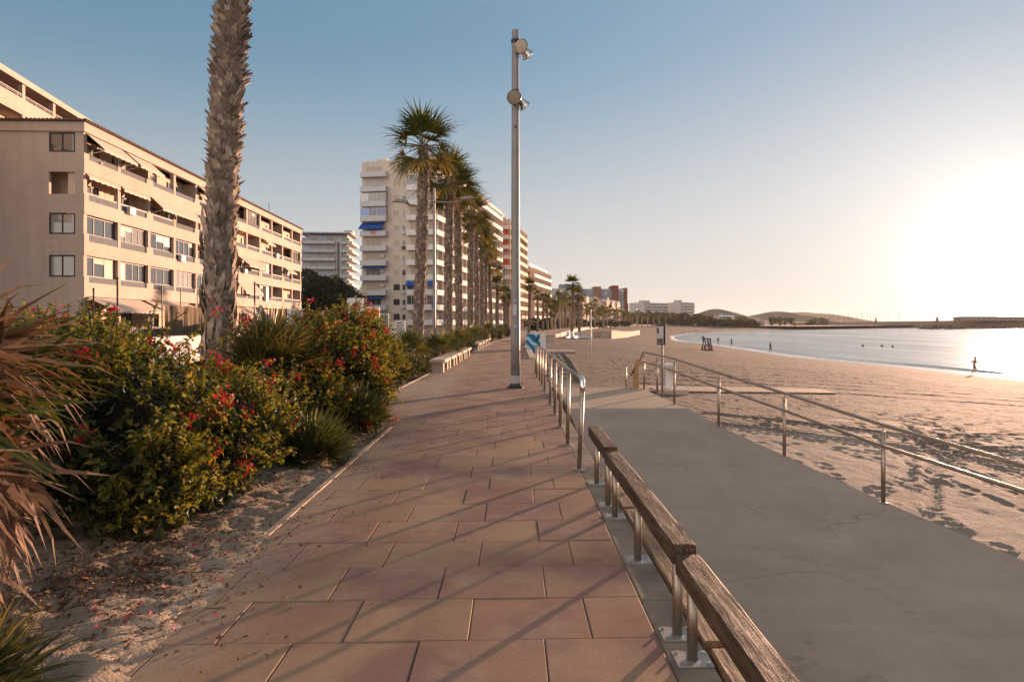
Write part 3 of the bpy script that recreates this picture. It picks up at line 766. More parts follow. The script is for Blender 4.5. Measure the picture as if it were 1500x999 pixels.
def terrace_block():
    b = bthing('apartment_building', 'cream terraced block with rooftop pergola behind the long cream block', -37.6, 36, -8.6)
    L, D = 37., 14.
    w = MB(); w.box(0,L,1.6,D,0,19.0); w.build('wall', M['cream_in'], b)
    for z in (10.4,13.5,16.6,18.9):
        p = MB(); p.box(-.02,L,-.05,.15,z,z+1.35); p.box(-.02,L,.15,1.6,z,z+.22); p.build('parapet', M['cream'], b)
    r = MB(); r.box(0,L,-.02,.02,20.55,20.6); r.box(0,L,-.02,.02,20.4,20.43)
    for k in range(26): r.box(k*1.45,k*1.45+.03,-.02,.02,20.25,20.55)
    r.build('railing', M['railwhite'], b)
    w = MB(); w.box(0,L,4.5,D,19.2,21.4); w.build('penthouse_wall', M['cream_in'], b)
    p = MB(); p.box(-.4,L+.2,-.2,D,21.45,21.95); p.build('roof', M['cream'], b)
    for k in range(8):
        x = 1.2+k*4.95; c = MB(); c.box(x,x+.42,-.03,.34,10.4,21.44); c.build('pillar', M['cream'], b)
    for k in range(7): window(b, 3.8+k*4.95, 1.55, 16.85, 2.6, 1.6, 2, 'framebrown', 'glass', name='balcony_door')
    for k in range(6): window(b, 4+k*5.6, 4.45, 19.3, 2.4, 2., 2, 'framewhite', 'glass', name='balcony_door')
    a = MB()
    for q in (0,.5,1.): a.tube([(L-2.3-q*.4,2,21.9),(L-2.3-q*.4,2,22.6+q*.4)],.03,5); a.tube([(L-2.9-q*.4,2,22.4+q*.3),(L-1.8-q*.4,2,22.4+q*.3)],.02,5)
    a.build('aerial', M['railwhite'], b)
terrace_block()

def balcony(b, x0, x1, y0, y1, z, m='white', h=1.0, bars=True, name='balcony'):
    """slab and three-sided parapet; open towards the wall given by the larger coordinate"""
    p = MB(); p.box(x0,x1,y0,y1,z,z+.2)
    o = p.build(name, M[m], b)
    return o
def white_tower():
    L, D, H, fh = 61., 15.6, 33.1, 2.87
    b = bthing('apartment_tower', 'tall white apartment tower with blue awnings and stacked balconies', -14.1, 131, 10.8)
    w = MB(); w.box(0,L,1.5,D,0,H-1.6); w.box(3,L-2,3,D,H-1.6,H); w.box(0,3,9.6,D,H-1.6,H); w.build('wall', M['towerwall'], b)
    w = MB(); w.box(-.05,L,-.05,.12,H-1.6,H-.75); w.box(-.05,.12,.12,9.5,H-1.6,H-.75); w.build('roof_parapet', M['towerwall'], b)
    levels = [1.13+fh*k for k in range(11)]
    rnd = random.Random(3)
    # sea side: long balconies floor by floor
    for k, z in enumerate(levels):
        p = MB(); p.box(.0,L,-.1,1.52,z-.0,z+.2); p.box(.0,L,-.12,.0,z+.2,z+1.02)
        p.build('balcony', M['white'], b)
    for i in range(0,21):
        w = MB(); w.box(min(i*3.05+.0,L-.16),min(i*3.05+.16,L),.04,1.5,0,H-1.6); w.build('party_wall', M['towerwall'], b)
    n = 0
    for k, z in enumerate(levels[:10]):
        for i in range(0,9 if k > 2 else 12):
            if n >= 84 or rnd.random() < .12: continue
            window(b, 1.6+i*3.05, 1.46, z+.22, 2.1, 2.2, 2, 'framewhite', rnd.choice(['glass','glass','curtain','shutter']), name='balcony_door'); n += 1
    for i, k in ((17,8),(18,8)):
        a = MB(); slanted(a, i*3.05+.1,(i+1)*3.05-.1,.0,levels[k]+2.6,-1.1,levels[k]+1.9); a.build('awning', M['awnteal'], b)
    # end wall, left stack of projecting balconies
    y0, y1 = 10.2, 15.5
    for k, z in enumerate(levels):
        p = MB(); p.box(-1.3,-.01,y0,y1,z,z+.2); p.build('balcony', M['railwhite'], b)
        r = MB(); r.box(-1.3,-1.24,y0,y1,z+.97,z+1.03); r.box(-1.29,-1.26,y0+.05,y1-.05,z+.22,z+.95)
        for q in (y0,y1-.05): r.box(-1.24,-.02,q,q+.05,z+.97,z+1.03); r.box(-1.24,-.02,q+.01,q+.03,z+.22,z+.95)
        r.build('balcony_railing', M['railwhite'], b)
        if k in (7,8):
            pn = 'bluewin' if k == 7 else 'curtain'
            for q in range(3): window(b, -1.2, y0+.9+q*1.74, z+1.05, 1.7, 1.55, 2, 'framewhite', pn, END)
        else:
            window(b, -.03, 13.2, z+.22, 3.2, 2.05, 3, 'framewhite', rnd.choice(['shutter','curtain','shutter']) if k > 1 else 'glass', END, 'balcony_door')
            if k in (2,3,4,6): 
                a = MB(); a.box(-.5,-.02,10.9,11.7,z+1.7,z+2.2); a.build('air_conditioner', M['railwhite'], b)
    a = MB(); slanted_end(a, 10.9, 15.6, -.02, levels[7]-.1, -1.75, levels[7]-1.35); a.build('awning', M['awnblue'], b)
    t = MB(); t.box(-1.34,-1.31,12.2,13.3,levels[6]+.35,levels[6]+1.0); t.build('hanging_towel', mat('pink towel',(.5,.2,.2),.9,.3,3,0), b)
    for k in (1,3):
        a = MB(); slanted_end(a, 10.6, 15.4, -.02, levels[k+1]-.05, -1.2, levels[k+1]-.3); a.build('awning', M['awnblue'], b)
    # two columns of small windows
    for k, z in enumerate(levels):
        window(b, -.0, 8.45, z+1.0, 1.25, 1.15, 2, 'framewhite' if k > 2 else 'framebrown', 'shutter' if k > 2 else 'glass', END)
        window(b, -.0, 6.95, z+.95, .75, 1.15, 1, 'framewhite', rnd.choice(['shutter','glass']), END)
        if k in (1,2,5,6):
            a = MB(); a.box(-.45,-.02,6.6,7.3,z+.35,z+.85); a.build('air_conditioner', M['dark'] if k == 5 else M['railwhite'], b)
    # right stack, wrapping the sea corner
    for k, z in enumerate(levels):
        p = MB(); p.box(-1.2,-.01,-.1,6.1,z,z+.2); p.box(-1.2,-1.12,-.1,6.1,z+.2,z+1.02); p.box(-1.12,-.01,6.02,6.1,z+.2,z+1.02); p.box(-1.12,-.01,-.1,-.02,z+.2,z+1.02)
        p.build('balcony', M['white'], b)
        if k in (1,2,8,9):
            for q in range(3): window(b, -1.1, 1.0+q*2.0, z+1.04, 1.95, 1.7, 2, 'framewhite', 'glass' if k < 3 else 'curtain', END)
        else:
            window(b, -.02, 4.4, z+.22, 2.4, 2.1, 2, 'framewhite', 'shutter', END, 'balcony_door')
            window(b, -.02, 1.6, z+.22, 2.0, 2.1, 2, 'framewhite', 'shutter', END, 'balcony_door')
    w = MB(); w.box(-.012,.0,-.05,1.5,0,H-1.6); w.box(0,.16,.04,1.5,0,H-1.6); w.build('corner_wall', M['towerwall'], b)
    for ya, yb in ((3.2,6.0),(-.05,1.5)):
        a = MB(); slanted_end(a, ya, yb, -1.0, levels[3]-.05, -2.0, levels[3]-1.0); a.build('awning', M['awnblue'], b)
    a = MB(); a.box(-1.2,-1.16,.2,1.0,levels[1]+.3,levels[1]+2.6); a.build('awning', M['awnblue'], b)
    for y in (2,8,12):
        a = MB(); a.box(4,6.5,y,y+2.,H,H+1.4); a.build('roof_box', M['towerwall'], b)
white_tower()

def banded(label, x, Y, h, L, D, H, floors, wall, para, name='apartment_tower', bay=3.4, front=True, doors=60, end_cols=(), recess=1.4, seed=1, z=-.08, cat='building', panes=('glass','glass','curtain','shutter')):
    b = bthing(name, label, x, Y, h, z, cat=cat); rnd = random.Random(seed); fh = H/floors
    w = MB(); w.box(0,L,recess,D,0,H); w.build('wall', M[wall], b)
    w = MB(); w.box(-.02,L+.02,recess-.1,D+.02,H,H+.5); w.build('roof_parapet', M[wall], b)
    k = 0
    while k*bay <= L+.01: w = MB(); xx = min(k*bay,L-.2); w.box(xx,xx+.2,.05,recess,0,H); k += 1; w.build('party_wall', M[wall], b)
    n = 0
    for f in range(1,floors):
        z = f*fh; p = MB(); p.box(0,L,0,recess-.01,z-.1,z+.12); p.box(0,L,-.04,.08,z+.12,z+1.0); p.build('balcony', M[para], b)
    for f in range(floors):
        for i in range(int(L/bay)):
            if n < doors and rnd.random() < .8:
                window(b, (i+.5)*bay, recess-.05, f*fh+.2, bay*.62, fh*.72, 2, 'framewhite', rnd.choice(panes), name='balcony_door'); n += 1
    m = 0
    for y, ww in end_cols:
        for f in range(floors):
            if m < 36: window(b, -.02, y, f*fh+.9, ww, fh*.42, 2, 'framewhite', rnd.choice(panes), END); m += 1
    return b
# the block with orange awnings
b = banded('peach tower with three bright orange awnings beside the white tower', -.4, 195, 9, 36.5, 13, 31.2, 11, 'peach', 'peach', doors=70, bay=3.3, seed=4)
for k, zz in enumerate((26.6,22.1,17.9)):
    a = MB(); a.box(-.5,-.03,.6,5,zz,zz+3.); a.box(-.52,-.5,.6,5,zz-.2,zz+.1); a.build('awning', M['awnorange'], b)
for k in range(10):
    p = MB(); p.box(-1.2,-.01,.3,5.2,k*2.84+2.6,k*2.84+2.8); p.box(-1.2,-1.1,.3,5.2,k*2.84+2.8,k*2.84+3.7); p.build('balcony', M['white'], b)
rnd = random.Random(6)
for k in range(9):
    i = rnd.randrange(0,10); f = rnd.randrange(3,10); a = MB(); slanted(a, i*3.3+.2,(i+1)*3.3-.1,.0,f*2.836+2.6,-1.1,f*2.836+1.9); a.build('awning', M['awnorange'] if k % 3 == 0 else M['awn'], b)
for k in range(4):
    a = MB(); a.box(4+k*8,7+k*8,3,7,31.6,33.2); a.build('roof_box', M['peach'], b)
b = banded('cream block with a column of brown brick panels past the orange awnings', 7.9, 240, 12, 40, 12, 20.8, 7, 'peach', 'white', name='apartment_building', doors=60, bay=3.3, seed=9)
for k in range(7):
    a = MB(); a.box(-.06,-.01,1.6,6.2,k*2.97+.5,k*2.97+2.6); a.build('brick_panel', M['brownbrick'], b)
r = MB()
for k in range(40): r.box(k*1.0,k*1.0+.05,1.5,1.55,21.3,22.2)
r.box(0,40,1.48,1.56,22.1,22.2); r.build('roof_railing', M['railwhite'], b)

# grey terraces on the rise behind the tree
b = bthing('apartment_building', 'pale grey stepped terrace block above the dark trees', -56.5, 240, -4)
w = MB(); w.box(0,14,1.5,17,0,31); w.build('wall', M['paleblock'], b)
for k in range(10):
    z = 2.4+k*2.95
    for nm, (ya, yb) in (('balcony',(5.4,17.5)),('balcony',(-.6,3.2))):
        p = MB(); p.box(-2.2,0,ya,yb,z,z+.25); p.box(-2.2,-2.1,ya,yb,z+.25,z+1.0); p.build(nm, M['paleblock'], b)
    p = MB(); p.box(0,14,-.6,1.5,z,z+.25); p.box(0,14,-.6,-.5,z+.25,z+1.05); p.build('balcony', M['white'], b)
    for q in range(4): window(b, -.03, 7+q*2.9, z+.4, 2.5, 1.9, 2, 'framewhite', 'bluewin' if q % 2 else 'glass', END)
    window(b, -.03, 1.8, z+.4, 2.2, 1.9, 2, 'framewhite', 'glass', END)
p = MB(); p.box(-.5,.02,3.3,5.3,0,31.2); p.build('stair_tower', M['paleblock'], b)
p = MB(); p.box(-.55,-.505,3.9,4.8,14,29.5); p.build('stair_window', M['signgrey'], b)
p = MB(); p.box(-2.6,14,-.2,17.8,32.6,32.95); p.build('roof', M['paleblock'], b)
p = MB(); p.box(1,13,1.5,15.5,31,32.58); p.build('penthouse', M['paleblock'], b)
for q in range(4): window(b, .97, 4+q*3, 31.1, 2.8, 1.4, 2, 'framewhite', 'bluewin', END)
p = MB(); p.box(3,8,0,3,32.96,34.3); p.build('roof_box', M['paleblock'], b)

# pavilion roof among the dark trees
b = thing('garden_pavilion', 'low pavilion with terracotta roof among the dark trees', 'pavilion', (-33,132,4.6))
p = MB(); p.add([(-4.5,0,3.1),(5,0,2.1),(5,7,2.4),(-4.5,7,3.4),(-4.5,0,2.9),(5,0,1.9),(5,7,2.2),(-4.5,7,3.2)],[(0,1,2,3),(7,6,5,4),(0,4,5,1),(1,5,6,2),(2,6,7,3),(3,7,4,0)]); p.build('roof', M['terracotta'], b)
for x in (-4,-1,2,4.6):
    p = MB(); p.box(x,x+.25,.2,.45,-6,2.7-.1*(x+4)*.9); p.build('post', M['peach'], b)
p = MB(); p.box(-4,4.8,5,6.8,-6,2.1); p.build('wall', M['peach'], b)

# further along the bay
def block(label, px0, px1, pytop, Y, D, floors, wall, name='apartment_building', z0=-1., end=None, bands=None, pane=('glass','curtain'), cols=None, heading=90, cat='building'):
    """a block whose long side faces the camera: photo columns give its true width at distance Y"""
    x0, x1 = (px0-CX)/F*Y, (px1-CX)/F*Y; H = CAM_H+(HY-pytop)/F*Y-z0; W = x1-x0
    b = thing(name, label, cat, (x0,Y,z0))
    w = MB(); w.box(0,W,0,D,0,H); w.build('wall', M[wall], b)
    w = MB(); w.box(-.15,W+.15,-.15,D+.15,H,H+.4); w.build('roof_parapet', M[wall], b)
    fh = H/floors; n = cols or max(2,int(W/3.6)); bw = W/n; rnd = random.Random(int(px0)); c = 0
    for f in range(floors):
        if bands and f:
            p = MB(); p.box(.3,W-.3,-1.1,-.01,f*fh-.1,f*fh+.1); p.box(.3,W-.3,-1.1,-1.0,f*fh+.1,f*fh+.95); p.build('balcony', M[bands], b)
        for i in range(n):
            if c < 90 and rnd.random() < .85: window(b, (i+.5)*bw, -.02, f*fh+fh*.25, bw*.6, fh*.55, 2, 'framewhite', rnd.choice(pane)); c += 1
    return b, W, H
b,W,H = block('grey apartment block with a small blue roof house behind palms', 808, 846, 424, 330, 16, 6, 'paleblock', bands='paleblock')
p = MB(); p.box(4,9.5,2,9,H+.4,H+2.6); p.build('roof_house', M['bluegrey'], b); p = MB(); p.tube([(6,4,H+2.6),(6,4,H+9)],.06,5); p.build('aerial', M['dark'], b)
def gabled(label, pxc, Y, h, L, D, pytop, floors, wall, roof, peaks):
    H = CAM_H+(HY-pytop)/F*Y+1; b = bthing('gabled_house', label, (pxc-CX)/F*Y, Y, h, -1.)
    w = MB(); w.box(0,L,0,D,0,H); w.build('wall', M[wall], b)
    rf = MB(); rf.prism([(-.4,H),(D+.4,H),(D*.75,H+3.2),(D*.25,H+3.2)], .3, L, 'x'); rf.build('roof', M[roof], b)
    for xx, hh in peaks:
        g = MB(); g.prism([(xx-3.4,H-2),(xx+3.4,H-2),(xx+3.0,H+hh*.45),(xx+1.6,H+hh*.6),(xx+1.2,H+hh*.9),(xx,H+hh),(xx-1.2,H+hh*.9),(xx-1.6,H+hh*.6),(xx-3.0,H+hh*.45)], -.5, -.01, 'y'); g.build('gable', M[wall], b)
    g = MB(); g.prism([(.2,H),(D-.2,H),(D/2,H+5.)], -.3, .29, 'x'); g.build('gable', M[wall], b)
    for f in range(floors):
        for xx in np.arange(2.,L-1,3.4): window(b, float(xx), -.02, f*H/floors+1., 1.4, 1.8, 2, 'framewhite', 'glass')
        for yy in np.arange(2.,D-1,3.4): window(b, -.02, float(yy), f*H/floors+1., 1.3, 1.7, 2, 'framewhite', 'glass', END)
        if f: p = MB(); p.box(.3,L-.3,-.9,-.03,f*H/floors-.1,f*H/floors+.9); p.build('balcony', M[wall], b)
    return b
gabled('peach house with a pointed gable behind the tallest beach palms', 850, 345, 22, 16, 12, 440, 5, 'peach', 'roofslate', [(4,3.4),(12,2.6)])
gabled('ornate cream house with curved gables beyond the peach gabled house', 886, 400, 25, 34, 12, 446, 5, 'peach', 'roofslate', [(5,4.2),(16,2.8),(27,2.8)])
# the tall slab with red brick stair towers
Y = 600; b,W,H = block('tall slab tower with red and tan brick stair towers', 846, 917, 424, Y, 18, 14, 'bluegrey', name='apartment_tower', z0=-1, cols=6)
for px0, px1, py, m in ((843,852,421.5,'bluegrey'),(870,880,420,'tanbrick'),(896,905.5,418.5,'redbrick'),(914,918.5,422,'redbrick')):
    t = MB(); xa, xb = (px0-846)/F*Y, (px1-846)/F*Y; t.box(xa,xb,-2.2,18.5,0,CAM_H+(HY-py)/F*Y+1); t.build('stair_tower', M[m], b)
t = MB(); t.box((918.6-846)/F*Y,(921-846)/F*Y,2,14,0,CAM_H+(HY-443)/F*Y); t.build('side_wing', M['redbrick'], b)
def hotel(label, pxc, Y, h, L, D, pytop):
    H = CAM_H+(HY-pytop)/F*Y+1; b = bthing('hotel_building', label, (pxc-CX)/F*Y, Y, h, -1.)
    w = MB(); w.box(0,L,1.4,D,0,H); w.box(0,3,0,1.42,0,H-.02); w.build('wall', M['paleblock'], b)
    for f in range(1,8):
        z = H-f*3.05; p = MB(); p.box(3,L,0,1.4,z-.1,z+.12); p.box(3,L,-.08,.0,z+.12,z+1.1); p.build('balcony', M['white'], b)
        for i in range(int((L-3)/3.7)): window(b, 4.9+i*3.7, 1.35, z+.3, 2.6, 2., 2, 'framewhite', 'glass', name='balcony_door')
    p = MB(); p.box(-.1,L+.1,1.3,D+.1,H,H+.5); p.build('roof_parapet', M['paleblock'], b)
    p = MB(); p.box(L*.1,L*.35,5,11,H+.5,H+3); p.build('roof_box', M['paleblock'], b)
    return b
hotel('wide pale hotel block on the wooded rise', 944, 700, 50, 42, 20, 444)
hotel('narrower pale hotel block right of the wide one', 997, 720, 50, 26, 16, 443.5)
block('small pale blue apartment block by the shore trees', 1052, 1076, 459.5, 590, 14, 4, 'bluegrey', bands='white')
block('low cream house beside the pale blue block', 1042, 1053, 464, 585, 12, 3, 'peach')
block('low white villa at the far end of the beach', 1084, 1100, 470.5, 560, 10, 2, 'whitewall', name='villa')
block('cream villa adjoining the white villa', 1101, 1120, 469.5, 566, 10, 2, 'peach', name='villa')
block('grey low block among the far trees', 1020, 1041, 466, 600, 12, 3, 'paleblock')
# ------------------------------------------------------------------ palms and shrubs
def fan_leaf(mb, o, d, pet, rad, nseg, spread=105, droop=.5, m=0, pm=None, w=1., twist=0., rnd=random, pr=.012, cup=.25, stiff=.45, steps=4, pdroop=.25, chaos=.05):
    """one palmate leaf: a stalk from o along d, then a fan of tapering blades that bend under their weight"""
    d = d.normalized(); p = Vector(o); path = [p.copy()]; q = d.copy()
    for i in range(3):
        q = (q+Vector((0,0,-pdroop/3))).normalized(); p = p+q*pet/3; path.append(p.copy())
    if pm is not None and pet > .02: mb.tube(path, [pr*1.3,pr,pr*.9,pr*.7], 4, pm, False)
    d = q
    side = d.cross(Vector((0,0,1)))
    side = side.normalized() if side.length > .05 else Vector((math.cos(twist*7),math.sin(twist*7),0))
    side = (Matrix.Rotation(twist,3,d) @ side); up = side.cross(d).normalized()
    dth = 2*R(spread)/nseg
    for k in range(nseg):
        th = -R(spread)+dth*(k+.5+rnd.uniform(-.3,.3)); ln = rad*(1-.35*(abs(th)/math.pi)**1.5)*rnd.uniform(.82,1.08)
        v = (d*math.cos(th)+side*math.sin(th)+up*cup*(abs(math.sin(th)))+Vector((rnd.uniform(-1,1),rnd.uniform(-1,1),rnd.uniform(-1,1)))*chaos).normalized()
        nrm = (up - v*up.dot(v)).normalized(); sv = v.cross(nrm).normalized()
        wmax = max(.55*ln*stiff*dth, .012)*w
        prof = [.25,1.,.72,.36,0.] if steps == 4 else [.3,1.,.45,0.] if steps == 3 else [.4,1.,0.]
        pts = [p.copy()]; c = p.copy(); g = rnd.uniform(.6,1.5) if chaos < .1 else rnd.uniform(.2,2.4)
        for i in range(steps):
            t = (i+1)/steps
            if t > stiff*.8: v = (v+Vector((0,0,-1))*droop*g*(t-.2)*.9/steps*4*.5).normalized()
            if chaos > .1: v = (v+Vector((rnd.uniform(-1,1),rnd.uniform(-1,1),rnd.uniform(-1,.6)))*chaos).normalized()
            c = c+v*ln/steps; pts.append(c.copy())
        vs = []; fs = []
        for i in range(steps):
            h = sv*(wmax*prof[i]/2); vs += [pts[i]-h, pts[i]+h]
        vs.append(pts[-1]); n = len(vs)
        for i in range(steps-1): fs.append((2*i,2*i+1,2*i+3,2*i+2))
        fs.append((n-3,n-2,n-1)); mb.add(vs, fs, m)

def palm_crown(n, rad, pet, nseg, rnd, gold=.25, steps=4, droop=.9):
    mb = MB(); skirt = MB(); ga = 2.399963
    for k in range(n):
        t = k/(n-1); el = R(80-108*t+rnd.uniform(-12,12)); az = k*ga+rnd.uniform(-.2,.2)
        d = Vector((math.cos(az)*math.cos(el), math.sin(az)*math.cos(el), math.sin(el)))
        o = Vector((d.x*.1,d.y*.1,-.28*t+.12)); old = t > 1-gold
        fan_leaf(mb, o, d, pet*rnd.uniform(.8,1.1)*(.75+.35*t), rad*rnd.uniform(.85,1.1), nseg, 100, droop*(.35+.65*t), 1 if (old and rnd.random() < .75) or rnd.random() < .08 else 0, 2, 1.45, rnd.uniform(-.25,.25), rnd, .016, .2, .5, steps, .25+.3*t)
    for k in range(max(3,n//9)):
        az = rnd.uniform(0,6.28); el = R(rnd.uniform(-68,-40)); d = Vector((math.cos(az)*math.cos(el), math.sin(az)*math.cos(el), math.sin(el)))
        fan_leaf(skirt, Vector((d.x*.15,d.y*.15,-.3)), d, pet*.6, rad*.75, max(8,nseg//2), 70, 1.2, 0, 0, 1., rnd.uniform(-.5,.5), rnd, .012, .1, .4, steps, .4)
    return mb, skirt
def boots_trunk(path, r0, r1, ring, per, size, rnd, splay=(20,50), n=12):
    """trunk wrapped in old leaf bases"""
    core = MB(); P = [Vector(p) for p in path]; k = len(P)
    core.tube(P, [(r0+(r1-r0)*i/(k-1))*.88 for i in range(k)], n)
    b = MB(); zs = [p.z for p in P]; z = P[0].z+.05; q = 0
    at = lambda zz: Vector((np.interp(zz,zs,[p.x for p in P]), np.interp(zz,zs,[p.y for p in P]), zz))
    H = zs[-1]-zs[0]
    while z < zs[-1]-.02:
        t = (z-zs[0])/H; r = r0+(r1-r0)*t; c = at(z)
        for j in range(per):
            if rnd.random() < .14: continue
            a = 2*math.pi*(j+.5*(q % 2)+rnd.uniform(-.18,.18))/per; dz = rnd.uniform(-.4,.4)*ring
            out = Vector((math.cos(a),math.sin(a),0)); sd = Vector((-math.sin(a),math.cos(a),0)); s = size*rnd.uniform(.6,1.25)*(.85 if t < .35 else 1)
            sp = R(rnd.uniform(*splay))*min(1,.45+1.6*max(0,t-.18)*(1-.35*t)); up = (Vector((0,0,1))*math.cos(sp)+out*math.sin(sp)+sd*rnd.uniform(-.3,.3)).normalized(); th = (out*math.cos(sp)-Vector((0,0,1))*math.sin(sp))
            o = c+out*r*.86+Vector((0,0,dz)); w = s*rnd.uniform(.5,.85); L = s*rnd.uniform(.6,1.15)
            tipw = w*rnd.uniform(.2,.55); kf = th*s*.16
            vs = [o-sd*w*.5, o+sd*w*.5, o+sd*w*.42+up*L*.55, o-sd*w*.42+up*L*.55, o+up*L+sd*tipw, o+up*L*rnd.uniform(.72,.95), o+up*L*rnd.uniform(.8,1.05)-sd*tipw]
            bk = [v-kf for v in vs[:4]]
            b.add(vs+bk, [(0,1,2,3),(3,2,4,5),(3,5,6),(7,10,9,8),(0,7,8,1),(1,8,9,2),(2,9,4),(3,6,10),(0,3,10,7),(9,10,5),(9,5,4),(10,6,5)])
        z += ring*rnd.uniform(.85,1.15); q += 1
    return core, b

def big_palm():
    rnd = random.Random(21)
    t = thing('palm_tree', 'thick palm trunk shaggy with old leaf bases, nearest palm on the left', 'palm tree', (-4.7,10.9,0))
    cx = [(0,-.02),(1.4,.03),(2.6,.03),(4.0,.09),(5.3,.16),(6.6,.25),(9.6,.46)]
    path = [(np.interp(z,[c[0] for c in cx],[c[1] for c in cx]),0,z) for z in np.linspace(-.1,9.6,30)]
    core, b = boots_trunk(path, .245, .25, .082, 14, .165, rnd, (12,62))
    tr = core.build('trunk', M['bark'], t, True); b.build('leaf_base', M['boot'], tr)
    lo = MB()                                          # long fibrous bases peeling near the foot
    for k in range(130):
        a = rnd.uniform(0,6.28); z = rnd.uniform(0,3.2); out = Vector((math.cos(a),math.sin(a),0)); sd = Vector((-math.sin(a),math.cos(a),0)); L = rnd.uniform(.25,.5); w = rnd.uniform(.04,.08)
        o = out*.225+Vector((.02,0,z)); tp = o+Vector((0,0,L))+out*rnd.uniform(.0,.035)+sd*rnd.uniform(-.15,.15); md = (o+tp)/2+out*.03
        lo.add([o-sd*w,o+sd*w,md+sd*w*.9,md-sd*w*.9,tp,md-out*.03], [(0,1,2,3),(3,2,4),(2,5,4),(5,3,4),(1,5,2),(0,3,5)])
    lo.build('leaf_sheath', M['boot'], tr)
    cr, sk = palm_crown(42, .95, 1.05, 26, rnd)
    cr.build('crown', [M['palmgreen'],M['palmgold'],M['petiole']], t, loc=(.46,0,9.6)); sk.build('dead_fronds', M['deadgrey'], t, loc=(.46,0,9.6))
big_palm()

def palm_set():
    out = {}
    for nm, n, nseg, steps, ring, per, seed in (('near',31,19,4,.085,11,1),('near2',33,18,4,.085,11,2),('mid',27,13,3,.14,8,3),('mid2',26,13,3,.14,8,4),('far',17,8,2,None,0,5),('far2',16,8,2,None,0,6)):
        rnd = random.Random(seed*13)
        cr, sk = palm_crown(n, 1.02, .66, nseg, rnd, .3, steps)
        path = [(0.05*math.sin(z*.6+seed),.04*math.cos(z*.5),z) for z in np.linspace(-.1,7.5,16)]
        mats = [M['palmgreen'],M['palmgold'],M['petiole']]
        if ring:
            core, b = boots_trunk(path, .235, .2, ring, per, .15 if nm[0]=='n' else .19, rnd, (12,40), 9)
            tm = core.mesh('trunk', M['bark'], True); bm = b.mesh('leaf_base', M['boot'])
        else:
            core = MB(); core.tube(path, .19, 6); tm = core.mesh('trunk', M['boot'], True); bm = None
        out[nm] = (tm, bm, cr.mesh('crown', mats), sk.mesh('dead_fronds', M['deadgrey']))
    return out
PALMS = palm_set()
def palm(kind, x, Y, H, label, group, s=1., z=0., rz=None, thick=1.):
    tm, bm, cm, sm = PALMS[kind]
    t = thing('palm_tree', label, 'palm tree', (x,Y,z), random.uniform(0,6.28) if rz is None else rz, group)
    k = H/7.5; rl = random.Random(int(Y*100)); t.rotation_euler = (R(rl.uniform(-1.3,1.3)),R(rl.uniform(-1.3,1.3)),t.rotation_euler.z); s *= rl.uniform(.9,1.12)
    a = link('trunk', tm, t); a.scale = (thick,thick,k)
    if bm: link('leaf_base', bm, a)
    c = link('crown', cm, t, (0.05*math.sin(4.5),0,H)); c.scale = (s,)*3
    d = link('dead_fronds', sm, t, (0,0,H)); d.scale = (s,)*3
    return t
G = 'palms along the promenade'
# (photo column, distance, trunk height, crown scale, label)
for i, (px, Y, H, s, lb) in enumerate([
    (613.5,25,8.05,1.04,'tallest looking palm, standing alone before the white tower'),
    (657,33,8.5,1.08,'first palm right of the double armed street lamp'),
    (674,37,8.75,1.1,'second palm right of the double armed street lamp'),
    (688.5,45,8.9,1.2,'third palm right of the street lamp, where the trunks begin to crowd'),
    (698,52,8.8,1.2,'fourth palm right of the street lamp, in the crowded row'),
    (705.5,59,8.7,1.2,'fifth palm right of the street lamp, in the crowded row'),
    (711.5,66,8.6,1.2,'sixth palm right of the street lamp, in the crowded row'),
    (719,72,7.9,1.15,'last palm of the crowded row, a little apart'),
    (729.5,80,5.9,1.1,'shorter palm standing free right of the crowded row'),
    (740,88,5.2,1.05,'short palm just left of the tall lamp post'),]):
    palm(['near','near2'][i % 2] if i < 4 else ['mid','mid2'][i % 2], (px-CX)/F*Y, Y, H, lb, G, s)
for i, (px, Y, H, s, lb) in enumerate([
    (744.5,98,4.8,1.,'small palm half hidden by the tall lamp post'),
    (775,104,7.2,1.05,'palm before the brown brick panels, first right of the lamp post'),
    (787.5,120,6.3,1.,'first of three palms before the pale end of the brick panel block'),
    (795,128,6.2,1.,'middle one of three palms before the brick panel block'),
    (802,136,6.2,1.,'last of three palms before the brick panel block'),
    (838,97,7.0,1.1,'tallest palm rising from the sand beyond the blue box'),
    (848.5,101,5.7,1.05,'palm on the sand right beside the tallest beach palm')]):
    z = float(beach_z((px-CX)/F*Y, Y)) if px > 830 else -.1
    palm(['mid','mid2'][i % 2], (px-CX)/F*Y, Y, H-z, lb, G, s, z)
rnd = random.Random(31)
for px, Y in [(812,150),(819,158),(824,165),(829,172),(834,185),(842,195),(853,205),(859,215),(865,222),(871,230),(877,240),(883,250),(889,262),(894,272),(899,285),(904,296),(909,310),(915,322),(921,335),(927,350),(934,362),(941,376),(949,390),(958,405),(966,418),(975,432)]:
    H = rnd.uniform(5.6,8.4)*(1 if Y < 300 else .95)
    palm(rnd.choice(['far','far2']), (px-CX)/F*Y, Y, H, 'small distant palm in the long row along the far end of the beach', 'far palms along the bay', 1.25, -.3, None, 1.2)
for px, Y in [(816,142),(846,188),(868,236),(893,258),(912,300),(821,150),(827,160),(832,168),(838,178),(850,198),(856,208),(861,219),(874,234),(880,244),(886,255),(891,265),(897,277),(901,290),(907,303),(918,328),(924,342),(930,356),(938,369),(945,383),(953,398),(962,411),(970,424)]:
    palm(rnd.choice(['far','far2']), (px-CX)/F*Y-2, Y, rnd.uniform(4.5,6), 'small distant palm in the long row along the far end of the beach', 'far palms along the bay', 1.2, -.3, None, 1.2)

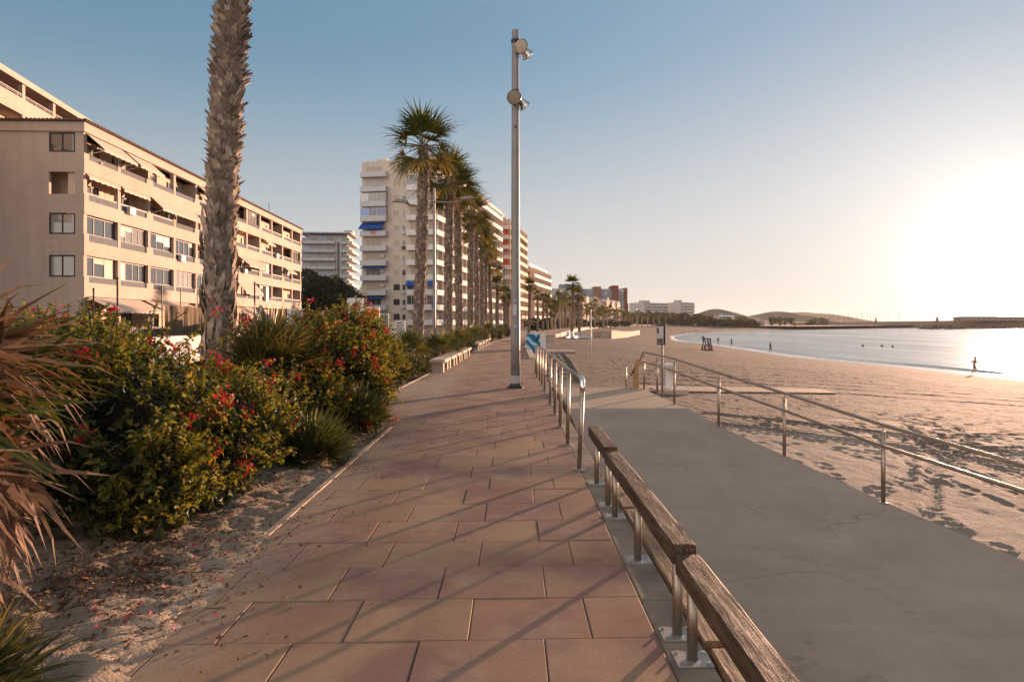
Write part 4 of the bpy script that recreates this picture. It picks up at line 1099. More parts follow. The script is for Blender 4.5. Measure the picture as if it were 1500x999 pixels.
# ---- low fan palms
def fan_plant(nm, label, loc, n, rad, pet, els, droop, nseg, mats, seed, trunk=0, skirt=0, gold=.2, w=1., cat='plant', stiff=.5, cup=.25, grp=None, az=None, spread=110, skirt_mat='palmdry', steps=4):
    rnd = random.Random(seed); t = thing(nm, label, cat, loc, 0, grp)
    if trunk: 
        core, b = boots_trunk([(0,0,-.1),(0,0,trunk*.5),(0,0,trunk)], .13, .12, .09, 9, .16, rnd, (15,45), 8)
        tr = core.build('trunk', M['bark'], t, True); b.build('leaf_base', M['boot'], tr)
    mb = MB()
    for k in range(n):
        u = (k+.5)/n; el = R(els[0]+(els[1]-els[0])*u+rnd.uniform(-8,8)); a = k*2.39996+rnd.uniform(-.3,.3)
        if az: a = R(rnd.uniform(*az))
        d = Vector((math.cos(a)*math.cos(el),math.sin(a)*math.cos(el),math.sin(el)))
        fan_leaf(mb, Vector((d.x*.05,d.y*.05,trunk)), d, pet*rnd.uniform(.7,1.15), rad*rnd.uniform(.8,1.1), nseg, spread, droop*(.5+u), 1 if rnd.random() < gold else 0, 2, w, rnd.uniform(-.5,.5), rnd, .008, cup, stiff, steps, .25)
    mb.build('fronds', mats, t)
    if skirt:
        sk = MB()
        for k in range(skirt):
            a = rnd.uniform(0,6.28); el = R(rnd.uniform(-60,-5)); d = Vector((math.cos(a)*math.cos(el),math.sin(a)*math.cos(el),math.sin(el)))
            fan_leaf(sk, Vector((0,0,max(trunk-.05,.1))), d, pet*rnd.uniform(.4,.9), rad*rnd.uniform(.7,1.), nseg, 95, droop*2.2, 0, 0, w*.8, rnd.uniform(-.8,.8), rnd, .008, .1, .4, steps, .6)
        sk.build('dead_fronds', M[skirt_mat], t)
    return t
GREEN = [M['palmgreen'],M['palmgold'],M['petiole']]; SPIKE = [M['palmspike'],M['palmgold'],M['petiole']]
# big dry fan palm at the left edge
def dry_palm():
    rnd = random.Random(77)
    t = thing('fan_palm', 'large dry fan palm with drooping rusty brown fronds at the left edge', 'fan palm', (-2.95,3.2,0))
    core, b = boots_trunk([(0,0,-.1),(0,0,.6),(0,0,1.35)], .16, .15, .09, 9, .18, rnd, (15,45), 8)
    tr = core.build('trunk', M['bark'], t, True); b.build('leaf_base', M['boot'], tr)
    dry = MB(); gr = MB(); n = 110
    for k in range(n):
        u = (k+.5)/n; a = k*2.39996+rnd.uniform(-.4,.4); el = R(40-100*u+rnd.uniform(-12,12))
        d = Vector((math.cos(a)*math.cos(el),math.sin(a)*math.cos(el),math.sin(el)))
        green = rnd.random() < .09 and u < .6
        fan_leaf(gr if green else dry, Vector((0,0,1.38-.5*u)), d, rnd.uniform(.25,.5), rnd.uniform(.48,.7), 15, 85, (.45 if green else rnd.uniform(.6,1.5))*(.5+.6*u), 0, 1, 1.7, rnd.uniform(-1.1,1.1), rnd, .010, .15, .42, 4, .3, .22)
    for k in range(5):
        a = rnd.uniform(0,6.28); el = R(rnd.uniform(15,40)); d = Vector((math.cos(a)*math.cos(el),math.sin(a)*math.cos(el),math.sin(el)))
        fan_leaf(gr, Vector((0,0,1.15)), d, .4, .55, 18, 95, .45, 0, 1, 1.3, rnd.uniform(-.5,.5), rnd, .01, .2, .5, 4, .2)
    dry.build('dry_fronds', [M['palmdry'],M['petiole']], t); gr.build('green_fronds', [M['palmgreen'],M['petiole']], t)
dry_palm()
fan_plant('grass_tuft', 'green bladed tuft in the bottom left corner below the dry fan palm', (-2.28,2.82,0.0), 22, .42, .1, (78,15), .55, 9, SPIKE, 5, cat='plant', spread=70)
fan_plant('dwarf_palm', 'bushy fan palm with upright spiky blades between the big trunk and the red flowers', (-3.12,8.75,0), 52, .62, .3, (88,0), .22, 22, SPIKE, 15, trunk=.98, skirt=44, gold=.6, cat='fan palm', stiff=.7, w=.8, cup=.45)
fan_plant('spiky_plant', 'rounded tuft of dark green needle blades at the foot of the red flowers', (-2.26,7.75,.06), 60, .5, .16, (88,-5), .12, 20, [M['palmgreen'],M['palmspike'],M['petiole']], 25, gold=.3, stiff=.8, w=.6, cup=.4, spread=85)
fan_plant('spiky_plant', 'smaller needle bladed tuft tucked under the far flowering bush', (-2.1,9.4,.25), 46, .46, .14, (88,-5), .12, 18, [M['palmgreen'],M['palmspike'],M['petiole']], 26, gold=.3, stiff=.8, w=.6, cup=.4, spread=85)
rnd = random.Random(44)
GP = 'low fan palms behind the stone benches'
rows = [(601,20.5,.95,'low fan palm with a green dome at the foot of the lone palm'),(596,21.6,.7,'squat fan palm left of the lone palm trunk'),(640,24.5,.85,'low fan palm behind the first stone bench'),(655,27,.7,'browned fan palm behind the second stone bench'),
        (668,31,.9,'fan palm with dry skirt behind the third stone bench'),(679,35,.85,'fan palm behind the last bench of the first row'),(690,40,1.0,'fan palm at the gap between the bench rows'),(700,44,.9,'fan palm behind the far bench row'),(714,52,1.2,'taller fan palm behind the end of the far benches'),
        (722,60,.8,'fan palm past the far benches'),(733,72,.9,'far fan palm near the end of the planted strip'),(741,84,.9,'last fan palm of the planted strip')]
for i, (px, Y, tr, lb) in enumerate(rows):
    fan_plant('dwarf_palm', lb, ((px-CX)/F*Y, Y, 0), 30 if Y < 40 else 20, .55, .38, (85,-5), .35, 16 if Y < 40 else 10, GREEN, 100+i, trunk=max(tr-.25,.56), skirt=16 if Y < 40 else 9, gold=.3, cat='fan palm', grp=GP, skirt_mat='deadgrey' if i % 2 else 'palmdry', steps=3)

# ---- leafy bushes
def leaf_cloud(pos, nrm, size, rg, aspect=.62, fold=.25, pitch=None):
    """arrays of leaves: two quads each, folded along the midrib"""
    n = len(pos); pos = np.asarray(pos,float); nrm = np.asarray(nrm,float)
    nrm /= np.linalg.norm(nrm,axis=1,keepdims=True)+1e-9
    a = rg.normal(size=(n,3)); d = a-nrm*(a*nrm).sum(1,keepdims=True); d /= np.linalg.norm(d,axis=1,keepdims=True)+1e-9
    s = np.cross(nrm,d); L = np.asarray(size)[:,None]; W = L*aspect*.5; up = nrm*L*fold*.5
    v = np.stack([pos, pos+d*L*.45, pos+d*L*.98-nrm*L*.12, pos+d*L*.4+s*W+up, pos+d*L*.4-s*W+up],1)
    o = np.arange(n)[:,None]*5
    f = np.concatenate([o+np.array([0,3,1,1]),o+np.array([1,3,2,2])],1)
    v = v.reshape(-1,3)
    tri = np.concatenate([o+np.array([[0,3,1]]),o+np.array([[1,3,2]]),o+np.array([[0,1,4]]),o+np.array([[1,2,4]])],0)
    return v, tri
def lumps_surface(lumps, n, rg, low=-.5):
    C = np.array([l[0] for l in lumps],float); Rr = np.array([l[1] for l in lumps],float)
    w = (Rr.prod(1))**(2/3); idx = rg.choice(len(lumps), n*3, p=w/w.sum())
    d = rg.normal(size=(n*3,3)); d /= np.linalg.norm(d,axis=1,keepdims=True); ok = d[:,2] > low; d = d[ok]; idx = idx[ok]
    p = C[idx]+d*Rr[idx]; nr = d/Rr[idx]; nr /= np.linalg.norm(nr,axis=1,keepdims=True)
    keep = np.ones(len(p),bool)
    for c, r in zip(C,Rr):
        q = (((p-c)/r)**2).sum(1); keep &= q > .80
    keep &= p[:,2] > .02
    return p[keep][:n], nr[keep][:n]
def bush(nm, label, lumps, nshoot, seed, leaf=.05, flowers=.12, sprigs=0, mats=('bougleaf','bougshade','bract'), per=(9,16), inner=4000, sprig_at=None, cat='bush', clump=.5):
    rg = np.random.default_rng(seed); c0 = np.mean([l[0] for l in lumps],0); loc = (float(c0[0]),float(c0[1]),0)
    t = thing(nm, label, cat, loc); off = np.array([loc[0],loc[1],0])
    p, n = lumps_surface(lumps, nshoot, rg)
    # leaf density varies: clumps of shoots and hollows between them
    dens = np.array([float(fbm(np.array([q[0]*2.1+q[2]*1.3]),np.array([q[1]*2.1+q[2]*2.4]),3)[0]) for q in p])
    keep = dens+rg.normal(0,.05,len(p)) > -.05; p = p[keep]; n = n[keep]; dens = dens[keep]
    P = []; N = []; S = []; FP = []; FN = []; FS = []; tw = MB()
    def shoot(o, d, L, k, fl, lf):
        q = o.copy(); d = d/np.linalg.norm(d); path = [o-d*.12]
        for i in range(k):
            d = d+rg.normal(0,.10,3)+np.array([0,0,.02]); d /= np.linalg.norm(d); q = q+d*L/k; path.append(q.copy())
            for r_ in range(2):
                a = rg.normal(size=3); a -= d*a.dot(d); a /= np.linalg.norm(a)
                P.append(q+a*.012); N.append(a*.4+np.array([0,0,.75])+rg.normal(0,.45,3)); S.append(lf*rg.uniform(.65,1.25)*(1-.35*i/k))
        if fl:
            for r_ in range(int(rg.integers(9,22))):
                a = rg.normal(size=3); FP.append(q+a*.036); FN.append(a+np.array([0,0,.3])); FS.append(lf*rg.uniform(.42,.75))
        if rg.random() < .5 or L > .4: tw.tube([tuple(x-off) for x in path], [.005]*(len(path)-1)+[.002], 4, 0, False)
    fm = np.array([float(fbm(np.array([q[0]*1.4+9]),np.array([q[2]*2.2+q[1]*1.1]),2)[0]) for q in p])
    for i in range(len(p)):
        L = rg.uniform(.10,.26)*(1.2 if dens[i] > .05 else 1)
        o = p[i]-n[i]*rg.uniform(.04,.22)
        shoot(o, n[i]+np.array([0,0,.45])+rg.normal(0,.3,3), L, int(rg.integers(per[0]//2,per[1]//2+1)), rg.random() < flowers*(2.6 if fm[i] > .06 else .55), leaf)
    for k in range(sprigs):
        if sprig_at is not None and k < len(sprig_at): o, d, L = sprig_at[k]; o = np.array(o,float); d = np.array(d,float)
        else:
            j = int(rg.integers(len(p))); o = p[j]; d = n[j]*.6+np.array([0,0,1.])+rg.normal(0,.25,3); L = rg.uniform(.3,.55)
        shoot(o, d, L, int(L/.032), rg.random() < .25, leaf*.9)
    v, f = leaf_cloud(np.array(P)-off, N, S, rg)
    link('foliage', np_mesh('foliage', v, f, M[mats[0]]), t)
    if FP:
        v, f = leaf_cloud(np.array(FP)-off, FN, FS, rg, .85, .35); link('flowers', np_mesh('flowers', v, f, M[mats[2]]), t)
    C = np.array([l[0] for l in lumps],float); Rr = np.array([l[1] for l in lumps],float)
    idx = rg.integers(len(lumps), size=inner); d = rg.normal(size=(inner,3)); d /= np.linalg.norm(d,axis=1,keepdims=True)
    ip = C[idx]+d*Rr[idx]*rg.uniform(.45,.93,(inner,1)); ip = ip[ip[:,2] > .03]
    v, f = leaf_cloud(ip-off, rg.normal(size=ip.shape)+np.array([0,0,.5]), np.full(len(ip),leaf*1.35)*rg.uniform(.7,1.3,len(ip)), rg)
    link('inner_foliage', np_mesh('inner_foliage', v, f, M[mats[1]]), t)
    for k in range(70):
        c, r_ = C[k % len(C)], Rr[k % len(C)]; a = c*np.array([1,1,0])+np.array([rg.normal(0,.12),rg.normal(0,.12),.0]); d = rg.normal(size=3); d /= np.linalg.norm(d); d[2] = abs(d[2])*.7-.15; e = c+d*r_*.95; e[2] = max(e[2],.06)
        m_ = (a+e)/2+np.array([0,0,.15]); tw.tube([tuple(a-off),tuple(m_-off),tuple(e-off)],[.018,.011,.004],5)
    tw.build('branches', M['twig'], t)
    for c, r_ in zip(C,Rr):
        core = MB(); core.lathe([(r_[0]*.40*math.sin(a)+.001, -r_[2]*.38*math.cos(a)) for a in np.linspace(0,math.pi,7)], 8, 0, Matrix.Translation(Vector(c-off))); core.build('light_block_core', M['coredark'], t)  # added solid dark core, blocks light inside the bush
    return t

# flowering bushes along the kerb (lumps: centre, radii)
bush('bougainvillea_bush', 'large red flowering bush sprawling beside the dry fan palm, nearest of the two',
     [((-2.75,5.0,.42),(.55,.5,.48)),((-3.1,5.6,.8),(.75,.65,.65)),((-3.75,5.5,1.0),(.65,.8,.62)),((-2.65,6.3,.55),(.6,.65,.55)),((-3.25,6.6,.75),(.7,.8,.5)),((-2.95,7.3,.45),(.5,.6,.45)),((-3.5,7.5,.6),(.6,.6,.45)),((-4.2,6.3,1.05),(.7,.8,.6)),((-3.4,4.9,.55),(.6,.5,.5)),((-4.3,7.4,1.0),(.6,.6,.5)),((-2.72,5.7,.25),(.5,.6,.3)),((-2.9,8.1,.5),(.5,.6,.5)),((-3.75,4.9,1.0),(.5,.5,.45))],
     3400, 1, .068, .046, 12, sprig_at=[((-3.65,5.9,1.35),(-.05,0,1),.42),((-3.55,5.95,1.3),(.2,0,1),.36),((-3.35,6.0,1.25),(.5,0,.8),.62),((-3.2,6.0,1.3),(.65,.1,.75),.55),((-3.3,6.7,1.3),(.65,0,.55),.62),((-3.1,6.8,1.2),(.8,0,.6),.6),((-3.9,5.2,1.35),(-.2,0,1),.3),((-3.7,5.6,1.4),(-.35,0,1),.3),((-4.3,6.0,1.4),(-.3,0,1),.25)], inner=11000)
bush('bougainvillea_bush', 'tall red flowering bush overhanging the path corner, farther of the two',
     [((-2.5,10.2,.95),(.62,.8,.62)),((-2.75,9.6,.95),(.55,.6,.6)),((-2.5,10.6,1.35),(.55,.6,.4)),((-2.45,10.9,.5),(.5,.5,.42)),((-2.95,10.6,1.2),(.6,.6,.6)),((-2.4,11.5,.95),(.5,.5,.5)),((-2.25,10.1,.45),(.42,.55,.4)),((-2.15,9.8,.25),(.36,.45,.24)),((-2.65,9.0,.5),(.5,.6,.5))],
     2700, 2, .068, .032, 10, sprig_at=[((-3.05,10.2,1.6),(-.1,0,1),.35),((-2.95,10.2,1.5),(0,0,1),.35),((-2.8,10.4,1.6),(.5,0,.9),.45),((-2.5,10.4,1.6),(.6,0,1),.55),((-2.45,10.5,1.6),(.5,0,1),.62),((-2.3,10.4,1.5),(.3,0,1),.4),((-2.6,10.6,1.6),(.1,0,1),.3)], inner=7000)
bush('leafy_bush', 'round green bush without flowers behind the far flowering bush',
     [((-2.75,13.6,.75),(.62,.65,.6)),((-2.95,13.8,1.0),(.5,.5,.4)),((-2.6,13.4,.5),(.5,.5,.45))], 900, 3, .06, 0, 3, ('bougleaf','shrubleaf','bract'), inner=2200)
bush('leafy_bush', 'low dark green bush beside the first stone bench', [((-2.95,19.4,.3),(.5,.6,.36)),((-3.15,18.9,.25),(.45,.5,.3))], 420, 4, .06, 0, 0, ('shrubleaf','shrubleaf','bract'), inner=900)
for i, (x, Y, s, lb) in enumerate([(-3.1,23.6,.42,'small green bush behind the second stone bench'),(-3.0,28,.45,'dark leafy bush behind the fourth stone bench'),(-2.75,33,.4,'brownish bush at the end of the near benches'),(-2.5,38,.5,'leafy bush beside the first far bench'),(-2.2,47,.5,'leafy bush behind the last far bench'),(-1.9,56,.6,'dark bush right after the far benches'),(-1.2,66,.7,'dark bush on the planted strip near the lamp post line'),(-.4,78,.8,'last dark bush of the planted strip')]):
    bush('leafy_bush', lb, [((x,Y,s*.75),(s,s*1.3,s*.8)),((x-.3,Y+.5,s*.9),(s*.8,s,s*.8))], 260, 10+i, .09, 0, 0, ('shrubleaf','shrubleaf','bract'), inner=500)

# ---- litter under the bushes
def litter():
    rg = np.random.default_rng(9); X, YY, Z = BED
    def scatter(n, cx, cy, sx, sy):
        p = np.stack([rg.normal(cx,sx,n), rg.normal(cy,sy,n)],1); out = []
        for x, y in p:
            if y < 2.2 or y > 11.5: continue
            i = int(np.clip(np.searchsorted(YY[:,0], y),0,len(YY)-1)); j = int(np.clip(np.searchsorted(-X[i], -x),0,X.shape[1]-1))
            z = Z[i,j] if x < X[i,0] else -1
            out.append((x,y,max(z,0 if x > XL_NEAR else z)+.006))
        return np.array(out)
    a = np.concatenate([scatter(900,-2.45,4.7,.3,.5), scatter(700,-2.75,4.3,.3,.4), scatter(1500,-2.5,6.5,.3,1.6), scatter(220,-2.28,4.35,.09,.05), scatter(160,-2.62,4.15,.1,.06), scatter(500,-2.3,3.7,.4,.45), scatter(300,-2.2,4.1,.12,.12), scatter(260,-2.55,3.9,.14,.14), scatter(260,-2.0,7.5,.25,1.6), scatter(200,-2.2,3.5,.4,.4), scatter(260,-1.95,4.6,.16,.7), scatter(150,-1.5,6,.5,2), scatter(500,-2.05,9.2,.16,.8)])
    v, f = leaf_cloud(a, rg.normal(size=a.shape)*.45+np.array([0,0,1.]), rg.uniform(.012,.042,len(a)), rg)
    tag(link('leaf_litter', np_mesh('leaf_litter', v, f, M['litter'])), kind='stuff')
    a = np.concatenate([scatter(70,-2.1,5.2,.2,.9), scatter(50,-2.0,4.3,.2,.4), scatter(40,-2.2,7.8,.25,.8), scatter(25,-2.3,3.6,.4,.3)])
    v, f = leaf_cloud(a, rg.normal(size=a.shape)*.4+np.array([0,0,1.]), rg.uniform(.02,.04,len(a)), rg, .8)
    tag(link('fallen_petals', np_mesh('fallen_petals', v, f, M['petal'])), kind='stuff')
    tw = MB()
    for k in range(70):
        q = scatter(1,-2.35,4.6,.3,.8)
        if not len(q): continue
        p = Vector(q[0]); a = rg.uniform(0,6.28); L = rg.uniform(.05,.22); tw.tube([p,p+Vector((math.cos(a)*L*.5,math.sin(a)*L*.5,.012)),p+Vector((math.cos(a+.3)*L,math.sin(a+.3)*L,.004))],.003,4)
    tag(tw.build('twig_debris', M['twig']), kind='stuff')
litter()

# ---- leafy trees
def tree(nm, label, x, Y, z, H, R_, seed, m='treeleaf', n=900, leaf=.35, group=None, trunk=.25, base=.3):
    rg = np.random.default_rng(seed); t = thing(nm, label, 'tree', (x,Y,z), 0, group)
    tr = MB(); tr.tube([(0,0,-.3),(.1,0,H*.3),(0,.1,H*.6),(.1,0,H*.85)],[trunk,trunk*.8,trunk*.5,trunk*.15],7)
    L = []
    for k in range(9):
        a = rg.uniform(0,6.28); rr_ = rg.uniform(.2,.75)*R_; h = H*rg.uniform(base+.1,.86); r = R_*rg.uniform(.32,.55)
        L.append(((math.cos(a)*rr_,math.sin(a)*rr_,h),(r,r,r*.75))); tr.tube([(0,0,H*.35),(math.cos(a)*rr_*.5,math.sin(a)*rr_*.5,h*.8),(math.cos(a)*rr_,math.sin(a)*rr_,h)],[trunk*.4,trunk*.25,trunk*.08],5)
    L.append(((0,0,H*.8),(R_*.5,R_*.5,H*.2)))
    tr.build('trunk', M['trunk'], t)
    p, nn = lumps_surface(L, n, rg, -.9); p = p-nn*rg.uniform(0,.3,(len(p),1))*R_*.4
    v, f = leaf_cloud(p, nn+rg.normal(0,.6,p.shape), rg.uniform(.6,1.3,len(p))*leaf, rg, .8)
    link('crown', np_mesh('crown', v, f, M[m]), t); return t
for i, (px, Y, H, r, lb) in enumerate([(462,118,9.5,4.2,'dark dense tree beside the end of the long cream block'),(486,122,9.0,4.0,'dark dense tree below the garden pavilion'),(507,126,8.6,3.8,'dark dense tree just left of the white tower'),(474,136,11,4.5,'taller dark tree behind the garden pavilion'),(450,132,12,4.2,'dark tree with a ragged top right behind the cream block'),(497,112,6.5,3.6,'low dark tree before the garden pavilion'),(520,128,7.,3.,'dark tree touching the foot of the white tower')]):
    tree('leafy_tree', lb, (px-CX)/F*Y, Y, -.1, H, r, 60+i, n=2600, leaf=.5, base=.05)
rnd = random.Random(12)
far = []
for i in range(46):
    px = 905+i*4.4+rnd.uniform(-2,2); Y = rnd.uniform(455,560); base_y = 482; 
    top = np.interp(px,[905,925,960,1000,1022,1040,1060,1085,1110],[456,461,459,460,464,466,472,473,476])+rnd.uniform(-2.5,3)
    H = CAM_H+(HY-top)/F*Y+1.2
    tree('shore_tree', 'small dark tree in the belt of trees behind the far beach', (px-CX)/F*Y, Y, -1.2, max(H,4), rnd.uniform(4,6.5), 200+i, 'fartree', 260, 1.5, 'trees behind the far beach', .3, .05)
for i, (px, Y, H, r, lb) in enumerate([(1083,560,7,4.5,'round dark tree beside the pale blue block'),(1143,545,6,5,'dark tree by the shore right of the villas'),(1158,545,5,4,'smaller tree by the shore right of the villas'),(1130,552,6,4,'tree with an uneven top beside the cream villa'),(1067,560,6,4.5,'round tree in front of the pale blue block'),(1190,640,5,6,'low tree near the harbour masts'),(1205,640,5,5,'low tree just left of the harbour masts')]):
    tree('shore_tree', lb, (px-CX)/F*Y, Y, -1.2, H+1, r, 300+i, 'fartree', 260, 1.2, None, .3, .05)

rnd = random.Random(91)
for i in range(18):
    px = 803+i*7.2+rnd.uniform(-2,2); Y = 140+i*10+rnd.uniform(-4,4)
    tree('leafy_bush', 'small dark shrub at the foot of the far row of palms', (px-CX)/F*Y-2.5, Y, -.2, rnd.uniform(1.8,2.8), rnd.uniform(1.8,2.8), 400+i, 'treeleaf', 200, .7, 'shrubs at the foot of the far palms', .12, .0)
# ------------------------------------------------------------------ street furniture and beach things
def Gp(px, py, z=0):
    Y = (CAM_H-z)*F/(py-HY); return ((px-CX)/F*Y, Y, z)
# tall lamp post with four floodlights
def lamp_post():
    t = thing('lamp_post', 'tall grey lamp post with four round floodlights standing on the path', 'lamp post', (.083,16.67,0))
    H = 8.72; p = MB()
    p.lathe([(.115,.0),(.113,1.2),(.085,H-.02),(.08,H)], 12, 0); p.build('pole', M['polepaint'], t, True)
    b = MB(); b.lathe([(.21,0),(.21,.03),(.20,.04)], 20); b.lathe([(.135,.04),(.125,.10)], 14)
    for a in range(4): b.lathe([(.018,.04),(.018,.085)],6,0,Matrix.Translation((.165*math.cos(R(45+90*a)),.165*math.sin(R(45+90*a)),0)))
    b.build('base_plate', M['dark'], t)
    b = MB(); b.lathe([(.1165,.11),(.1165,.30)],12,cap=False); b.build('pale_band', M['poleband'], t, True)
    b = MB(); b.lathe([(.1163,.30),(.1163,.45)],12,cap=False); b.build('dark_band', M['darkband'], t, True)
    def patch(a0, a1, z0, z1, m):
        q = MB(); n = 6; r = .1168; vs = []
        for i in range(n+1):
            a = R(a0+(a1-a0)*i/n); vs += [(r*math.cos(a),r*math.sin(a),z0),(r*math.cos(a),r*math.sin(a),z1)]
        q.add(vs,[(2*i,2*i+2,2*i+3,2*i+1) for i in range(n)]); q.build('sticker', M[m], t)
    patch(-120,-75,1.78,2.02,'sticker'); patch(-112,-80,1.47,1.53,'sticker'); patch(-98,-58,1.42,1.50,'bluestick'); patch(-115,-85,2.1,2.13,'sticker')
    d = MB(); d.box(-.02,.02,-.105,-.09,6.3,6.38); d.build('hatch_bolt', M['dark'], t)
    def lamp(z, dirv, off, lens, r=.17):
        """bell shaped floodlight; dirv is where the lens looks"""
        d = Vector(dirv).normalized(); c = Vector(off)+Vector((0,0,z))
        q = d.to_track_quat('Z','Y').to_matrix().to_4x4(); Mx = Matrix.Translation(c) @ q
        s = MB(); s.lathe([(.035,-.25),(.05,-.235),(.085,-.15),(r*.82,-.05),(r,.0),(r+.01,.012),(r,.024)], 22, 0, Mx, False); s.lathe([(.001,-.252),(.035,-.25)],22,0,Mx,False)
        o = s.build('floodlight', M['lampshell'], t, True)
        g = MB(); g.lathe([(r-.008,.008),(r*.6,.02),(.001,.026)],22,0,Mx,False); g.build('lens', M[lens], o, True)
        br = MB(); a = Vector((0,0,z+.2)); e = c+(q @ Vector((0,0,-.14)))
        br.tube([a+Vector((.06,-.03,0)), (a+e)/2+Vector((0,0,.04)), e], .018, 6); br.build('bracket', M['dark'], o)
    lamp(8.27, (.52,-.66,-.54), (.14,-.22,-.03), 'lampglass')
    lamp(8.13, (.62,.55,-.55), (.30,.10,.03), 'lampglass', .15)
    lamp(7.02, (-.02,-.9,-.43), (-.03,-.26,-.02), 'lampdull')
    lamp(6.86, (.62,.35,-.72), (.24,.08,.03), 'lampglass', .15)
    for z in (8.45,7.22):
        c = MB(); c.lathe([(.105,-.04),(.105,.04)],12,0,Matrix.Translation((0,0,z))); c.build('clamp', M['dark'], t)
lamp_post()
# street lamp with two arms
def street_lamp():
    x, Y = (636-CX)/F*30, 30.
    t = thing('street_lamp', 'slim street lamp with two long arms behind the lone palm', 'street lamp', (x,Y,0))
    p = MB(); p.lathe([(.075,0),(.07,2),(.05,7.45),(.05,7.5)],10); p.build('pole', M['polepaint'], t, True)
    for s in (-1,1):
        a = MB(); a.tube([(0,0,6.78+.1*(s>0)),(s*.8,0,6.72+.14*(s>0)),(s*1.25,0,6.8+.12*(s>0))],[.045,.04,.035],6)
        o = a.build('arm', M['polepaint'], t)
        h = MB(); z = 6.78+.14*(s>0)
        h.add([(s*1.1,-.10,z+.05),(s*1.1,.10,z+.05),(s*1.85,.13,z+.10),(s*1.85,-.13,z+.10),(s*1.15,-.1,z+.16),(s*1.15,.1,z+.16),(s*1.6,.12,z+.22),(s*1.6,-.12,z+.22)],[(0,1,2,3),(7,6,5,4),(0,4,5,1),(1,5,6,2),(2,6,7,3),(3,7,4,0)]); h.build('lamp_head', M['polepaint'], o)
street_lamp()

# stainless handrail on the left of the ramp
def path_railing():
    bases = [(848.5,688.6),(831.6,651.9),(820.5,625.6),(812.7,607.3),(805.8,593),(797.8,572.4),(793.8,564),(790.4,558.3),(786.4,553),(784.6,547.5)]
    P = [Gp(*b) for b in bases]; t = thing('handrail', 'stainless handrail along the right edge of the paved path', 'railing', P[0])
    o = Vector(P[0]); L = [Vector(p)-o for p in P]; H = [.975,.965,.955,.95,.945,.93,.92,.91,.9,.89]
    lean = .012
    for i, (p, h) in enumerate(zip(L,H)):
        q = MB(); top = h-.03 if i else h-.09; ln = .035 if i == 0 else lean
        q.tube([p+Vector((0,0,.0)), p+Vector((ln,0,top))], .0255, 12); post = q.build('post', M['steel'], t, True)
        b = MB(); b.lathe([(.062,.004),(.062,.012),(.03,.016)],16,0,Matrix.Translation(p)); b.build('base_flange', M['plate'], post)
        if i == 0:
            for z in (.23,.37): 
                d = MB(); d.tube([p+Vector((.01,-.0262,z)),p+Vector((.01,-.0285,z))],.008,8); d.build('bolt_hole', M['dark'], post)
        elif h: 
            d = MB(); d.tube([p+Vector((ln,0,top)),p+Vector((ln,0,h+.0))],.008,6); d.build('stem', M['steel'], post)
    r = MB(); r.tube([L[i]+Vector((.035 if i == 0 else lean,.10 if i == 0 else 0,H[i]+.012)) for i in range(10)], .0245, 12); r.build('rail', M['steel'], t, True)
    e = MB(); c = L[0]+Vector((.035,0,0)); pts = []
    for k in range(7):
        a = R(90*k/6); pts.append(c+Vector((0,.09-.09*math.sin(a) if False else .09*(1-math.sin(a)), H[0]+.012-.09*(1-math.cos(a)))))
    pts = [c+Vector((0,.115,H[0]+.012))]+pts+[c+Vector((0,0,H[0]-.125))]
    e.tube(pts, .0285, 12); e.build('elbow', M['steel_bright'], t, True)
path_railing()

# stainless railing on the beach side of the ramp
def ramp_railing():
    pts = [(3.50,18.1),(3.55,16.7),(3.52,14.8),(3.80,12.55),(4.24,10.63),(4.66,8.57),(5.2,6.75),(6.3,3.6)]
    t = thing('handrail', 'two bar stainless handrail on the beach side of the concrete ramp', 'railing', (pts[0][0],pts[0][1],float(ramp_z(pts[0][1]))))
    o = Vector(t.location); P = [Vector((x,y,float(ramp_z(y))))-o for x, y in pts]
    Ht, Hm = .965, .715
    for i, p in enumerate(P):
        q = MB(); q.tube([p+Vector((0,0,-.05)),p+Vector((0,0,.90))],.0255,12); post = q.build('post', M['steel'], t, True)
        b = MB(); b.lathe([(.055,.001),(.055,.01),(.03,.014)],16,0,Matrix.Translation(p)); b.build('base_flange', M['plate'], post)
        d = MB(); d.tube([p+Vector((0,0,.90)),p+Vector((0,0,Ht))],.008,6); d.tube([p,p+Vector((0,0,0))+Vector((-.0,-.0,0))+Vector((0,0,.0001))],.001,3)
        d.tube([p+Vector((-.02,-.01,Hm-.05)),p+Vector((-.055,-.02,Hm-.05)),p+Vector((-.06,-.02,Hm))],.007,6); d.build('bracket', M['plate'], post)
    d0 = Vector((0,.0,0)); a = P[0]
    top = [p+Vector((0,0,Ht+.015)) for p in P]; mid = [p+Vector((-.06,-.02,Hm+.02)) for p in P]
    endt = [a+Vector((-.05,.75,.42)), a+Vector((-.03,.45,.72)), a+Vector((0,.2,.93))]
    r = MB(); r.tube(endt+top, .0245, 12); r.build('rail', M['steel'], t, True)
    r = MB(); r.tube([a+Vector((-.22,.75,.30)),a+Vector((-.14,.4,.58))]+mid, .0225, 12); r.build('rail', M['steel'], t, True)
    g = MB(); g.prism([(a.y+.04,.0),(a.y+.75,.0),(a.y+.75,.42),(a.y+.35,.74),(a.y+.04,.78)], a.x-.16, a.x-.135, 'x'); g.build('end_panel', mat('golden timber panel', (.42,.24,.10), .6, .2, 6, .2, 30, .003), t)
    s = MB(); s.tube([a+Vector((-.32,.9,-.05)),a+Vector((-.32,.9,.52))],.016,8); s.build('end_post', M['steel'], t, True)
ramp_railing()

